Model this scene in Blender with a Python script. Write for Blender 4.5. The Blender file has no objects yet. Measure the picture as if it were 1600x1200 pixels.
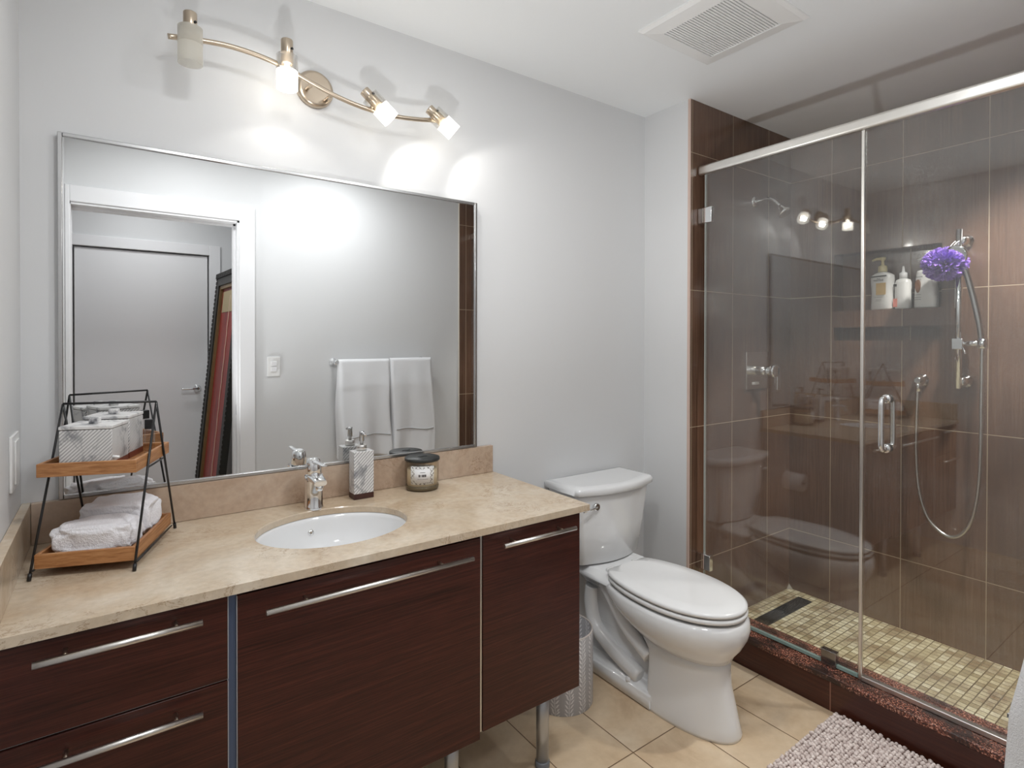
import bpy, bmesh, math, random
from mathutils import Vector, Matrix, noise
PI = math.pi
C = bpy.context.scene.collection
SC = bpy.context.scene
random.seed(7)

# ------------------------------------------------------------------ camera, world, lights, exposure
cam_d = bpy.data.cameras.new('camera'); cam = bpy.data.objects.new('camera', cam_d); C.objects.link(cam)
cam_d.sensor_fit = 'HORIZONTAL'; cam_d.sensor_width = 36
cam_d.lens = 877.03 / 1600 * 36; cam_d.shift_y = -59.7 / 1600
cam_d.clip_start = 0.02; cam_d.clip_end = 50
cam.location = (0, 0, 1.37)
yaw, pitch, roll = 0.6217007, 0.00733931, 0.0016847
_f = Vector((math.sin(yaw), math.cos(yaw), 0)); _r = Vector((math.cos(yaw), -math.sin(yaw), 0)); _u = Vector((0, 0, 1))
f2 = _f * math.cos(pitch) - _u * math.sin(pitch); u2 = _u * math.cos(pitch) + _f * math.sin(pitch)
r3 = _r * math.cos(roll) + u2 * math.sin(roll); u3 = u2 * math.cos(roll) - _r * math.sin(roll)
cam.rotation_euler = Matrix((r3, u3, -f2)).transposed().to_euler()
SC.camera = cam

w = bpy.data.worlds.new('world'); SC.world = w; w.use_nodes = True
w.node_tree.nodes['Background'].inputs[0].default_value = (0.75, 0.8, 0.9, 1)
w.node_tree.nodes['Background'].inputs[1].default_value = 0.3
SC.view_settings.view_transform = 'Standard'; SC.view_settings.look = 'None'
SC.view_settings.gamma = 1; SC.view_settings.use_curve_mapping = False
SC.view_settings.exposure = 0.18

def light(name, kind, loc, energy, color=(1, 1, 1), size=0.1, rot=(0, 0, 0), size_y=None, spot=None, blend=0.5):
    d = bpy.data.lights.new(name, kind); d.energy = energy; d.color = color
    if kind == 'AREA':
        d.size = size
        if size_y: d.shape = 'RECTANGLE'; d.size_y = size_y
        else: d.shape = 'DISK'
    else: d.shadow_soft_size = size
    if kind == 'SPOT': d.spot_size = spot; d.spot_blend = blend
    o = bpy.data.objects.new(name, d); C.objects.link(o); o.location = loc; o.rotation_euler = rot
    return o
BULB_W = 1.0
UP_AT, UP_TO = Vector((.16, .25, .50)), Vector((1.20, 1.02, 2.49))
light('added_uplight_beam', 'SPOT', UP_AT, 62, (.98, .99, 1), .05, rot=(UP_TO - UP_AT).to_track_quat('-Z', 'Y').to_euler(), spot=math.radians(84), blend=.8)  # added beam from below, bounced off the ceiling to brighten the room
for _x, _y, _e in ((.35, .70, 8), (1.15, .56, 8)): light('added_ceiling_light', 'AREA', (_x, _y, 2.470), _e, (.97, .985, 1), 0.20)  # added downlights that even out the bathroom fill
light('added_shower_light', 'SPOT', (2.66, .48, 2.470), 140, (1, .97, .93), 0.05, rot=(Vector((2.80, .80, .0)) - Vector((2.66, .48, 2.47))).to_track_quat('-Z', 'Y').to_euler(), spot=math.radians(84), blend=.7)  # added spot that brightens the shower tile and mosaic
light('added_hall_light', 'AREA', (0.20, -0.50, 2.440), 5, (.97, .985, 1), 0.30)  # added light for the hall behind the doorway

# ------------------------------------------------------------------ materials
def mat(name, col=(.8, .8, .8), rough=.5, metal=0, spec=.5, coat=0, **k):
    m = bpy.data.materials.new(name); m.use_nodes = True
    p = m.node_tree.nodes['Principled BSDF']
    p.inputs['Base Color'].default_value = (*col, 1); p.inputs['Roughness'].default_value = rough
    p.inputs['Metallic'].default_value = metal; p.inputs['Specular IOR Level'].default_value = spec
    p.inputs['Coat Weight'].default_value = coat; p.inputs['Coat Roughness'].default_value = .05
    for a, b in k.items():
        p.inputs[a.replace('_', ' ')].default_value = b
    m['_'] = 1
    return m
class G:
    """small node graph helper on one material"""
    def __init__(s, m): s.m = m; s.t = m.node_tree; s.n = s.t.nodes; s.p = s.n['Principled BSDF']
    def new(s, t, **k):
        x = s.n.new(t)
        for a, b in k.items(): setattr(x, a, b)
        return x
    def put(s, sock, v):
        if hasattr(v, 'is_output') or isinstance(v, bpy.types.NodeSocket): s.t.links.new(v, sock)
        else:
            try: sock.default_value = v
            except Exception: sock.default_value = (*v, 1)
    def math(s, op, a, b=0, c=0):
        x = s.new('ShaderNodeMath', operation=op)
        s.put(x.inputs[0], a); s.put(x.inputs[1], b); s.put(x.inputs[2], c)
        return x.outputs[0]
    def coord(s):
        return s.new('ShaderNodeTexCoord').outputs['Object']
    def sep(s, v):
        x = s.new('ShaderNodeSeparateXYZ'); s.put(x.inputs[0], v); return x.outputs
    def comb(s, a, b, c):
        x = s.new('ShaderNodeCombineXYZ'); s.put(x.inputs[0], a); s.put(x.inputs[1], b); s.put(x.inputs[2], c); return x.outputs[0]
    def scale(s, v, sc):
        x = s.new('ShaderNodeMapping'); s.put(x.inputs[0], v); x.inputs['Scale'].default_value = sc; return x.outputs[0]
    def rot(s, v, r, sc=(1, 1, 1)):
        x = s.new('ShaderNodeMapping'); s.put(x.inputs[0], v); x.inputs['Rotation'].default_value = r; x.inputs['Scale'].default_value = sc; return x.outputs[0]
    def noise(s, v, sc, det=4, rough=.5, dist=0):
        x = s.new('ShaderNodeTexNoise'); s.put(x.inputs['Vector'], v); x.inputs['Scale'].default_value = sc
        x.inputs['Detail'].default_value = det; x.inputs['Roughness'].default_value = rough; x.inputs['Distortion'].default_value = dist
        return x.outputs[0]
    def ramp(s, v, stops):
        x = s.new('ShaderNodeValToRGB'); s.put(x.inputs[0], v); e = x.color_ramp.elements
        while len(e) > 1: e.remove(e[-1])
        e[0].position = stops[0][0]; e[0].color = (*stops[0][1], 1)
        for p, c in stops[1:]:
            q = e.new(p); q.color = (*c, 1)
        return x.outputs[0]
    def mix(s, f, a, b, mode='MIX'):
        x = s.new('ShaderNodeMix', data_type='RGBA', blend_type=mode)
        s.put(x.inputs[0], f); s.put(x.inputs[6], a); s.put(x.inputs[7], b); return x.outputs[2]
    def bump(s, h, strength=.3, dist=.001):
        x = s.new('ShaderNodeBump'); x.inputs['Strength'].default_value = strength; x.inputs['Distance'].default_value = dist
        s.put(x.inputs['Height'], h); s.put(s.p.inputs['Normal'], x.outputs[0])
    def white(s, v):
        x = s.new('ShaderNodeTexWhiteNoise', noise_dimensions='3D'); s.put(x.inputs[0], v); return x.outputs[0]
    def base(s, v): s.put(s.p.inputs['Base Color'], v)
    def rough(s, v): s.put(s.p.inputs['Roughness'], v)
    def grid(s, a, oa, pa, b, ob, pb, wd):
        """grout mask (1 in joint) and random value per tile"""
        ua = s.math('DIVIDE', s.math('SUBTRACT', a, oa), pa); ub = s.math('DIVIDE', s.math('SUBTRACT', b, ob), pb)
        fa = s.math('FRACT', ua); fb = s.math('FRACT', ub)
        da = s.math('MULTIPLY', s.math('MINIMUM', fa, s.math('SUBTRACT', 1, fa)), pa)
        db = s.math('MULTIPLY', s.math('MINIMUM', fb, s.math('SUBTRACT', 1, fb)), pb)
        d = s.math('MINIMUM', da, db)
        mask = s.math('LESS_THAN', d, wd / 2)
        rnd = s.white(s.comb(s.math('FLOOR', ua), s.math('FLOOR', ub), 3.3))
        return mask, rnd, d

def wall_paint(name, col):
    m = mat(name, col, .55, spec=.35); g = G(m)
    g.bump(g.noise(g.coord(), 260, 2), .05, .001); return m
M = {}
M['paint'] = wall_paint('wall_paint', (.70, .705, .71))
M['ceil'] = wall_paint('ceiling_paint', (.86, .88, .89))
M['white_trim'] = mat('white_trim_paint', (.82, .82, .83), .35)
M['white_plastic'] = mat('white_plastic', (.83, .83, .82), .3)
M['ceramic'] = mat('white_ceramic', (.80, .805, .81), .08, spec=.6, coat=.3)
M['seat'] = mat('toilet_seat_plastic', (.80, .80, .80), .16, spec=.5)
M['chrome'] = mat('chrome', (.86, .87, .88), .06, 1)
M['satin'] = mat('satin_aluminium', (.72, .70, .67), .28, 1)
M['header'] = mat('header_aluminium', (.90, .88, .84), .30, 1)
M['silver'] = mat('silver_frame', (.55, .55, .55), .25, 1)
M['nickel'] = mat('brushed_nickel', (.56, .47, .37), .28, 1)
M['legs'] = mat('leg_metal', (.52, .54, .57), .35, 1)
M['edge'] = mat('grey_edge_laminate', (.42, .43, .45), .4)
M['black'] = mat('black_wire', (.012, .012, .013), .4)
M['black_hole'] = mat('dark_gap', (.02, .02, .02), .8)
M['gaptrim'] = mat('blue_grey_gap_trim', (.10, .14, .24), .35, .6)
M['mirror'] = mat('mirror_silvering', (.86, .87, .87), .0, 1)

def marble(name, c0, c1, c2, rough=.18):
    m = mat(name, c0, rough, spec=.5); g = G(m); v = g.coord()
    a = g.noise(v, 3.2, 7, .62, .9); b = g.noise(v, 8, 8, .72, 1.8); c = g.noise(v, 60, 3, .6)
    col = g.ramp(a, [(.32, c1), (.5, c0), (.68, c2)])
    vein = g.ramp(g.math('ABSOLUTE', g.math('SUBTRACT', b, .5)), [(0, (1, 1, 1)), (.018, (0, 0, 0))])
    sel = g.ramp(g.noise(v, 5, 3), [(.48, (0, 0, 0)), (.62, (1, 1, 1))])
    col = g.mix(g.math('MULTIPLY', g.math('MULTIPLY', vein, sel), .8), col, (c1[0] * .55, c1[1] * .45, c1[2] * .35, 1))
    col = g.mix(.18, col, g.ramp(c, [(.3, (.3, .25, .2)), (.7, (1, .97, .9))]), 'MULTIPLY')
    g.base(col); return m
M['marble'] = marble('cream_marble', (.62, .505, .375), (.54, .41, .28), (.72, .63, .51))
M['marble2'] = marble('rosy_marble', (.54, .41, .31), (.46, .33, .24), (.63, .51, .41), .22)

def wenge():
    m = mat('dark_wenge_laminate', (.04, .015, .012), .32, spec=.4); g = G(m); v = g.coord()
    a = g.noise(g.scale(v, (2.2, 2, 150)), 1.6, 6, .7, .3); b = g.noise(g.scale(v, (12, 5, 420)), 1.2, 3, .6)
    col = g.ramp(a, [(.3, (.024, .007, .005)), (.52, (.062, .015, .010)), (.75, (.11, .029, .018))])
    col = g.mix(.6, col, g.ramp(b, [(.35, (.45, .4, .4)), (.65, (1.15, 1.1, 1.1))]), 'MULTIPLY')
    g.base(col); g.bump(b, .12, .0006); return m
M['wenge'] = wenge()

def oak():
    m = mat('acacia_tray_wood', (.4, .2, .09), .45); g = G(m); v = g.coord()
    a = g.noise(g.scale(v, (6, 3, 60)), 3, 6, .6, .6)
    g.base(g.ramp(a, [(.3, (.26, .10, .032)), (.5, (.42, .19, .07)), (.7, (.55, .29, .13))])); return m
M['wood'] = oak()
M['redwood'] = mat('red_brown_wood', (.15, .03, .018), .35)
M['darkwood'] = mat('dark_brown_wood', (.055, .018, .014), .35)

def shower_tile(name, axis, oa, oz=.339, pa=.3225, pz=.6355, grout=(.40, .31, .21)):
    m = mat(name, (.1, .06, .045), .16, spec=.6, coat=.25); g = G(m); v = g.coord(); x, y, z = g.sep(v)
    h = x if axis == 'x' else y
    mask, rnd, d = g.grid(h, oa, pa, z, oz, pz, .0032)
    st = g.noise(g.scale(v, (70, 70, 1.6)), 2.2, 6, .65, .2); big = g.noise(g.scale(v, (2, 2, 1.2)), 2.2, 3)
    col = g.ramp(st, [(.3, (.098, .053, .033)), (.52, (.135, .076, .049)), (.75, (.178, .107, .072))])
    col = g.mix(.7, col, g.ramp(big, [(.3, (.7, .68, .68)), (.7, (1.25, 1.2, 1.18))]), 'MULTIPLY')
    col = g.mix(.25, col, g.ramp(rnd, [(0, (.6, .6, .6)), (1, (1.3, 1.3, 1.3))]), 'MULTIPLY')
    g.base(g.mix(mask, col, (*grout, 1)))
    g.rough(g.math('ADD', g.math('MULTIPLY', mask, .6), g.math('ADD', .12, g.math('MULTIPLY', st, .12))))
    g.bump(g.math('MINIMUM', g.math('DIVIDE', d, .003), 1), .35, .001)
    return m
M['tile_y'] = shower_tile('brown_shower_tile_long_wall', 'y', 1.0895 - .3225 * 3)
M['tile_x'] = shower_tile('brown_shower_tile_end_wall', 'x', 2.190)

def curb_mat():
    m = mat('reddish_brown_curb_tile', (.05, .018, .012), .22, spec=.5); g = G(m); v = g.coord(); x, y, z = g.sep(v)
    mask, rnd, d = g.grid(y, .998, .61, z, -1, 10, .004)
    st = g.noise(g.scale(v, (30, 1.5, 40)), 2.5, 6, .7, .3)
    col = g.ramp(st, [(.3, (.034, .009, .006)), (.55, (.066, .018, .011)), (.8, (.10, .031, .019))])
    g.base(g.mix(mask, col, (.26, .12, .08, 1))); return m
M['curb'] = curb_mat()
def granite():
    m = mat('speckled_brown_granite', (.1, .04, .03), .22, spec=.6); g = G(m); v = g.coord()
    a = g.noise(v, 170, 4, .75); b = g.noise(g.scale(v, (1, .5, 1)), 14, 4, .6)
    col = g.ramp(a, [(.40, (.022, .010, .008)), (.50, (.12, .035, .022)), (.57, (.45, .15, .09)), (.64, (.95, .60, .45))])
    col = g.mix(g.ramp(b, [(.40, (0, 0, 0)), (.56, (1, 1, 1))]), (.035, .016, .012, 1), col)
    g.base(col); g.bump(a, .6, .003); return m
M['granite'] = granite()

def mosaic():
    m = mat('cream_stone_mosaic', (.5, .45, .3), .5); g = G(m); v = g.coord(); x, y, z = g.sep(v)
    mask, rnd, d = g.grid(x, 2.253, .0305, y, .006, .0305, .0040)
    n = g.noise(v, 90, 4, .7); big = g.noise(g.scale(v, (1, 1, 1)), 7, 4, .6, .4)
    col = g.ramp(rnd, [(0, (.40, .33, .19)), (.3, (.62, .54, .34)), (.7, (.74, .67, .45)), (1, (.88, .83, .62))])
    col = g.mix(.6, col, g.ramp(n, [(.3, (.62, .58, .48)), (.65, (1.05, 1.05, 1.05))]), 'MULTIPLY')
    col = g.mix(g.ramp(big, [(.46, (0, 0, 0)), (.68, (.85, .85, .85))]), col, (.22, .13, .06, 1))
    gr = g.ramp(g.noise(v, 5, 2), [(.35, (.085, .06, .022)), (.65, (.20, .16, .08))])
    g.base(g.mix(mask, col, gr)); g.bump(g.math('MINIMUM', g.math('DIVIDE', d, .004), 1), .6, .0015); return m
M['mosaic'] = mosaic()

def floor_tile():
    m = mat('beige_floor_tile', (.5, .36, .23), .32, spec=.45); g = G(m); v = g.coord(); x, y, z = g.sep(v)
    mask, rnd, d = g.grid(x, 1.163, .2525, y, 1.277, .510, .0040)
    off = g.comb(g.math('MULTIPLY', rnd, 9), g.math('MULTIPLY', rnd, 5), 0)
    va = g.new('ShaderNodeVectorMath', operation='ADD'); g.put(va.inputs[0], v); g.put(va.inputs[1], off)
    a = g.noise(va.outputs[0], 3.6, 5, .6, .6); b = g.noise(va.outputs[0], 30, 4, .6)
    col = g.ramp(a, [(.28, (.50, .35, .22)), (.45, (.64, .49, .33)), (.62, (.70, .56, .40)), (.78, (.75, .63, .47))])
    col = g.mix(.22, col, g.ramp(b, [(.3, (.7, .65, .6)), (.7, (1.1, 1.1, 1.1))]), 'MULTIPLY')
    g.base(g.mix(mask, col, (.18, .11, .06, 1))); g.bump(g.math('MINIMUM', g.math('DIVIDE', d, .004), 1), .4, .001); return m
M['floor'] = floor_tile()

def white_towel(name='white_terry', col=(.84, .845, .86), sc=340, st=.9):
    m = mat(name, col, .95, spec=.1); g = G(m); g.bump(g.noise(g.coord(), sc, 3, .7), st, .003); return m
M['towel'] = white_towel()
M['towel_band'] = mat('towel_band', (.50, .50, .51), .8)
M['plush'] = white_towel('white_plush', (.85, .84, .87), 190, 1.0)
M['matnub'] = mat('blush_chenille', (.60, .50, .47), .95, spec=.1)
M['matbase'] = mat('blush_backing', (.36, .28, .25), .95, spec=.1)

def glass_mat(name, tint=(.97, .98, .975), spots=.0, f0=.05, refl=1.0):
    """clear sheet: transparent with angle dependent mirror reflection and dried water spots"""
    m = bpy.data.materials.new(name); m.use_nodes = True; t = m.node_tree; n = t.nodes; n.clear()
    out = n.new('ShaderNodeOutputMaterial'); tr = n.new('ShaderNodeBsdfTransparent'); tr.inputs[0].default_value = (*tint, 1)
    gl = n.new('ShaderNodeBsdfGlossy'); gl.inputs['Roughness'].default_value = .0
    geo = n.new('ShaderNodeNewGeometry')
    dot = n.new('ShaderNodeVectorMath'); dot.operation = 'DOT_PRODUCT'
    t.links.new(geo.outputs['Normal'], dot.inputs[0]); t.links.new(geo.outputs['Incoming'], dot.inputs[1])
    def mt(op, a, b):
        x = n.new('ShaderNodeMath'); x.operation = op
        for i, q in enumerate((a, b)):
            if isinstance(q, bpy.types.NodeSocket): t.links.new(q, x.inputs[i])
            else: x.inputs[i].default_value = q
        return x.outputs[0]
    ab = mt('ABSOLUTE', dot.outputs['Value'], 0)
    fr = mt('ADD', mt('MULTIPLY', mt('POWER', mt('SUBTRACT', 1, ab), 5), 1 - f0), f0)
    fr = mt('MULTIPLY', fr, refl)
    mx = n.new('ShaderNodeMixShader'); t.links.new(fr, mx.inputs[0]); t.links.new(tr.outputs[0], mx.inputs[1]); t.links.new(gl.outputs[0], mx.inputs[2])
    last = mx.outputs[0]
    if spots:
        tc = n.new('ShaderNodeTexCoord'); a = n.new('ShaderNodeTexNoise'); a.inputs['Scale'].default_value = 330; a.inputs['Detail'].default_value = 3; a.inputs['Roughness'].default_value = .8
        b = n.new('ShaderNodeTexNoise'); b.inputs['Scale'].default_value = 3.0; b.inputs['Detail'].default_value = 3
        t.links.new(tc.outputs['Object'], a.inputs['Vector']); t.links.new(tc.outputs['Object'], b.inputs['Vector'])
        ra = n.new('ShaderNodeMapRange'); t.links.new(a.outputs[0], ra.inputs[0]); ra.inputs[1].default_value = .54; ra.inputs[2].default_value = .74
        rb = n.new('ShaderNodeMapRange'); t.links.new(b.outputs[0], rb.inputs[0]); rb.inputs[1].default_value = .40; rb.inputs[2].default_value = .68
        fac = mt('ADD', mt('MULTIPLY', mt('MULTIPLY', ra.outputs[0], rb.outputs[0]), spots), spots * .03)
        df = n.new('ShaderNodeBsdfDiffuse'); df.inputs[0].default_value = (.8, .8, .78, 1)
        m2 = n.new('ShaderNodeMixShader'); t.links.new(fac, m2.inputs[0]); t.links.new(last, m2.inputs[1]); t.links.new(df.outputs[0], m2.inputs[2]); last = m2.outputs[0]
    t.links.new(last, out.inputs[0]); return m
M['glass'] = glass_mat('shower_glass', spots=.34, f0=.095)
M['glass_edge'] = mat('green_glass_edge', (.30, .48, .44), .1)
M['jar_glass'] = glass_mat('jar_glass', (.97, .95, .90), f0=.05)
M['vial'] = glass_mat('vial_glass', (.95, .95, .95), f0=.08)
M['clear_cup'] = glass_mat('clear_lamp_glass', (.96, .95, .93), f0=.06)

def frosted(name, emit, col=(1, .97, .90)):
    m = bpy.data.materials.new(name); m.use_nodes = True; t = m.node_tree; n = t.nodes; n.clear()
    out = n.new('ShaderNodeOutputMaterial'); tr = n.new('ShaderNodeBsdfTransparent'); tl = n.new('ShaderNodeBsdfTranslucent'); df = n.new('ShaderNodeBsdfDiffuse')
    tr.inputs[0].default_value = (1, 1, 1, 1); tl.inputs[0].default_value = (.9, .88, .82, 1); df.inputs[0].default_value = (.82, .80, .74, 1)
    a = n.new('ShaderNodeMixShader'); a.inputs[0].default_value = .5; t.links.new(tl.outputs[0], a.inputs[1]); t.links.new(df.outputs[0], a.inputs[2])
    b = n.new('ShaderNodeMixShader'); b.inputs[0].default_value = .45; t.links.new(a.outputs[0], b.inputs[1]); t.links.new(tr.outputs[0], b.inputs[2])
    last = b.outputs[0]
    if emit:
        e = n.new('ShaderNodeEmission'); e.inputs[0].default_value = (*col, 1); e.inputs[1].default_value = emit * .55
        ad = n.new('ShaderNodeAddShader'); t.links.new(last, ad.inputs[0]); t.links.new(e.outputs[0], ad.inputs[1]); last = ad.outputs[0]
    t.links.new(last, out.inputs[0]); return m
M['frost_lit'] = frosted('frosted_glass_lit', 1.6)
M['frost_off'] = frosted('frosted_glass_unlit', 0)
def emis(name, col, s):
    m = bpy.data.materials.new(name); m.use_nodes = True; n = m.node_tree.nodes; n.clear()
    o = n.new('ShaderNodeOutputMaterial'); e = n.new('ShaderNodeEmission'); e.inputs[0].default_value = (*col, 1); e.inputs[1].default_value = s
    m.node_tree.links.new(e.outputs[0], o.inputs[0]); return m
M['bulb'] = emis('lit_bulb', (1, .95, .85), 12)
M['fill_lamp_face'] = emis('added_lamp_face', (1, .98, .95), 3)  # glowing face shared by the added ceiling lamps

def grey_marble(name, rot, stripe=True, fq=122, bp=.5):
    m = mat(name, (.75, .74, .73), .35); g = G(m); v = g.coord()
    c = g.noise(v, 13, 6, .65, .8)
    col = g.ramp(c, [(.30, (.10, .105, .12)), (.385, (.42, .42, .43)), (.46, (.76, .75, .74)), (.8, (.83, .82, .81))])
    if stripe:
        x, y, z = g.sep(v)
        s = g.math('FRACT', g.math('MULTIPLY', g.math('ADD', g.math('MULTIPLY', g.math('ADD', x, y), rot), z), fq))
        k = g.math('LESS_THAN', s, .45)
        col = g.mix(g.math('MULTIPLY', k, .62), col, (.20, .20, .21, 1)); g.bump(g.math('SUBTRACT', 1, k), bp, .001)
    g.base(col); return m
M['stripe_a'] = grey_marble('ribbed_white_marble', -1.0)
M['stripe_b'] = grey_marble('ribbed_grey_marble', -1.0, True, 88, .05)
M['plainmarble'] = grey_marble('plain_white_marble', 1, False)

# ------------------------------------------------------------------ mesh helpers
def V(*a): return Vector(a)
def bx(bm, x0, x1, y0, y1, z0, z1, bev=0, seg=2, mi=0):
    g = bmesh.ops.create_cube(bm, size=1)['verts']
    for v in g: v.co = Vector((x0 + (v.co.x + .5) * (x1 - x0), y0 + (v.co.y + .5) * (y1 - y0), z0 + (v.co.z + .5) * (z1 - z0)))
    es = {e for v in g for e in v.link_edges}; fs = {f for v in g for f in v.link_faces}
    for f in fs: f.material_index = mi
    if bev:
        r = bmesh.ops.bevel(bm, geom=list(es), offset=bev, segments=seg, profile=.6, affect='EDGES', material=-1)
        for f in r['faces']: f.smooth = True; f.material_index = mi
    return g
def loft(bm, rings, cap0=True, cap1=True, closed=True, mi=0, smooth=True):
    R = [[bm.verts.new(p) for p in r] for r in rings]; n = len(R[0])
    for a, b in zip(R, R[1:]):
        for i in range(n if closed else n - 1):
            j = (i + 1) % n
            try: f = bm.faces.new((a[i], a[j], b[j], b[i])); f.smooth = smooth; f.material_index = mi
            except ValueError: pass
    if closed and cap0: f = bm.faces.new(list(reversed(R[0]))); f.material_index = mi
    if closed and cap1: f = bm.faces.new(R[-1]); f.material_index = mi
    return R
def frame(d):
    d = Vector(d).normalized(); a = Vector((0, 0, 1)) if abs(d.z) < .95 else Vector((1, 0, 0))
    s = d.cross(a).normalized(); return s, s.cross(d).normalized()
def tube(bm, pts, r, n=12, cap=True, mi=0):
    pts = [Vector(p) for p in pts]; rings = []; prev = None
    for i, p in enumerate(pts):
        d = (pts[min(i + 1, len(pts) - 1)] - pts[max(i - 1, 0)]).normalized()
        if prev is None: s, t = frame(d)
        else:
            s = (prev - d * prev.dot(d)).normalized(); t = s.cross(d).normalized()
        prev = s; rr = r[i] if isinstance(r, (list, tuple)) else r
        rings.append([p + (s * math.cos(a) + t * math.sin(a)) * rr for a in [2 * PI * k / n for k in range(n)]])
    return loft(bm, rings, cap, cap, mi=mi)
def lathe(bm, prof, n=40, at=(0, 0, 0), axis=(0, 0, 1), mi=0, cap0=True, cap1=True):
    """prof: (radius, height) pairs along axis"""
    ax = Vector(axis).normalized(); s, t = frame(ax); at = Vector(at)
    rings = [[at + ax * h + (s * math.cos(2 * PI * k / n) + t * math.sin(2 * PI * k / n)) * max(r, 1e-5) for k in range(n)] for r, h in prof]
    return loft(bm, rings, cap0, cap1, mi=mi)
def smooth_pts(pts, k=6):
    pts = [Vector(p) for p in pts]; out = []
    for i in range(len(pts) - 1):
        p0 = pts[max(i - 1, 0)]; p1 = pts[i]; p2 = pts[i + 1]; p3 = pts[min(i + 2, len(pts) - 1)]
        for j in range(k):
            t = j / k
            out.append(.5 * ((2 * p1) + (p2 - p0) * t + (2 * p0 - 5 * p1 + 4 * p2 - p3) * t * t + (-p0 + 3 * p1 - 3 * p2 + p3) * t ** 3))
    out.append(pts[-1]); return out
def obj(name, bm, m, parent=None, loc=None, **props):
    bmesh.ops.recalc_face_normals(bm, faces=bm.faces)
    me = bpy.data.meshes.new(name); bm.to_mesh(me); bm.free()
    for x in (m if isinstance(m, (list, tuple)) else [m]): me.materials.append(x)
    o = bpy.data.objects.new(name, me); C.objects.link(o)
    if parent: o.parent = parent
    if loc: o.location = loc
    for k, v in props.items(): o[k] = v
    return o
def NB(): return bmesh.new()
def thing(name, label, cat, loc=(0, 0, 0), rotz=0, group=None):
    o = bpy.data.objects.new(name, None); C.objects.link(o); o.location = loc; o.rotation_euler = (0, 0, rotz)
    o.empty_display_size = .05; o['label'] = label; o['category'] = cat
    if group: o['group'] = group
    return o
def tag(o, label, cat, group=None):
    o['label'] = label; o['category'] = cat
    if group: o['group'] = group
    return o
def struct(name, bm, m, parent=None, **k):
    o = obj(name, bm, m, parent, **k)
    if not parent: o['kind'] = 'structure'
    return o
def box_obj(name, dims, m, parent=None, bev=0, seg=2, **k):
    bm = NB(); bx(bm, *dims, bev=bev, seg=seg); return obj(name, bm, m, parent, **k)
def text_obj(name, s, size, m, parent, loc, rot, extrude=.0003, align='CENTER', sx=1):
    cu = bpy.data.curves.new(name + '_curve', 'FONT'); cu.body = s; cu.size = size; cu.extrude = extrude; cu.align_x = align; cu.align_y = 'CENTER'
    t = bpy.data.objects.new(name + '_tmp', cu); C.objects.link(t)
    bpy.context.view_layer.update()
    me = bpy.data.meshes.new_from_object(t.evaluated_get(bpy.context.evaluated_depsgraph_get()))
    bpy.data.objects.remove(t); me.name = name; me.materials.clear(); me.materials.append(m)
    o = bpy.data.objects.new(name, me); C.objects.link(o); o.parent = parent; o.location = loc; o.rotation_euler = rot; o.scale = (sx, 1, 1)
    return o

# ------------------------------------------------------------------ room shell
YB, YF, XL, XR, ZC, XS, YS = 1.898, .10, -.186, 2.173, 2.490, 3.060, 1.628
b = NB(); bx(b, -1.2, 3.3, -2.2, 2.1, -.10, 0); struct('floor', b, M['floor'])
b = NB(); bx(b, -1.2, 3.3, -2.2, 2.1, ZC, ZC + .1); struct('ceiling', b, M['ceil'])
b = NB(); bx(b, XL - .1, XR, YB, YB + .1, 0, ZC); struct('wall_back', b, M['paint'])
b = NB(); bx(b, XL - .1, XL, YF, YB, 0, ZC); struct('wall_left', b, M['paint'])
OX0, OX1, OZ = -.165, .627, 2.085
b = NB(); bx(b, XL - .1, OX0, -.02, YF, 0, ZC); bx(b, OX1, 3.3, -.02, YF, 0, ZC); bx(b, OX0, OX1, -.02, YF, OZ, ZC)
struct('wall_front', b, M['paint'])
b = NB(); bx(b, XR, XS + .24, YS + .008, YB + .1, 0, ZC); struct('wall_right', b, M['paint'])
# tiled walls of the shower
b = NB(); bx(b, XR + .006, XS, YS, YS + .008, 0, ZC); struct('wall_shower_end', b, M['tile_x'])
b = NB(); bx(b, XR - .0005, XR + .006, YS - .0005, YS + .012, 0, ZC); struct('trim_1', b, mat('pale_tile_edge', (.62, .47, .40), .5))
b = NB(); bx(b, 2.134, XS, YF, YF + .008, 0, ZC); struct('wall_shower_front', b, M['tile_x'])
b = NB(); bx(b, 2.128, 2.134, YF - .0005, YF + .0085, 0, ZC); struct('trim_2', b, mat('cream_tile_edge', (.66, .60, .52), .5))
# long shower wall with two recessed niches (built as slabs around the holes)
NY0, NY1, NZ0, NZ1, LZ0, LZ1, ND = .933, 1.40, 1.530, 1.822, 1.379, 1.446, .10
b = NB()
def slab(y0, y1, z0, z1, x0=XS, x1=XS + .12): bx(b, x0, x1, y0, y1, z0, z1)
slab(YF, NY0, 0, ZC); slab(NY1, YB, 0, ZC); slab(NY0, NY1, 0, LZ0); slab(NY0, NY1, LZ1, NZ0); slab(NY0, NY1, NZ1, ZC)
bx(b, XS + ND, XS + .12, NY0, NY1, LZ0, NZ1)
struct('wall_shower_back', b, M['tile_y'])
b = NB(); bx(b, XR, 2.335, YF + .008, YS, 0, .108); struct('trim_3', b, M['curb'])
b = NB(); bx(b, XR - .004, 2.338, YF + .008, YS, .108, .130, bev=.004); struct('trim_4', b, M['granite'])
b = NB(); bx(b, 2.338, XS, YF + .008, YS, 0, .006); struct('floor_shower', b, M['mosaic'])
# little coved grout fillet in the far bottom corner
b = NB()
v0 = [b.verts.new(p) for p in ((XS, YS, .006), (XS, YS - .022, .006), (XS - .022, YS, .006), (XS, YS, .032))]
for f in ((0, 1, 2), (0, 1, 3), (0, 2, 3), (1, 2, 3)): b.faces.new([v0[i] for i in f])
struct('trim_5', b, mat('grey_corner_grout', (.30, .27, .22), .7))

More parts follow.
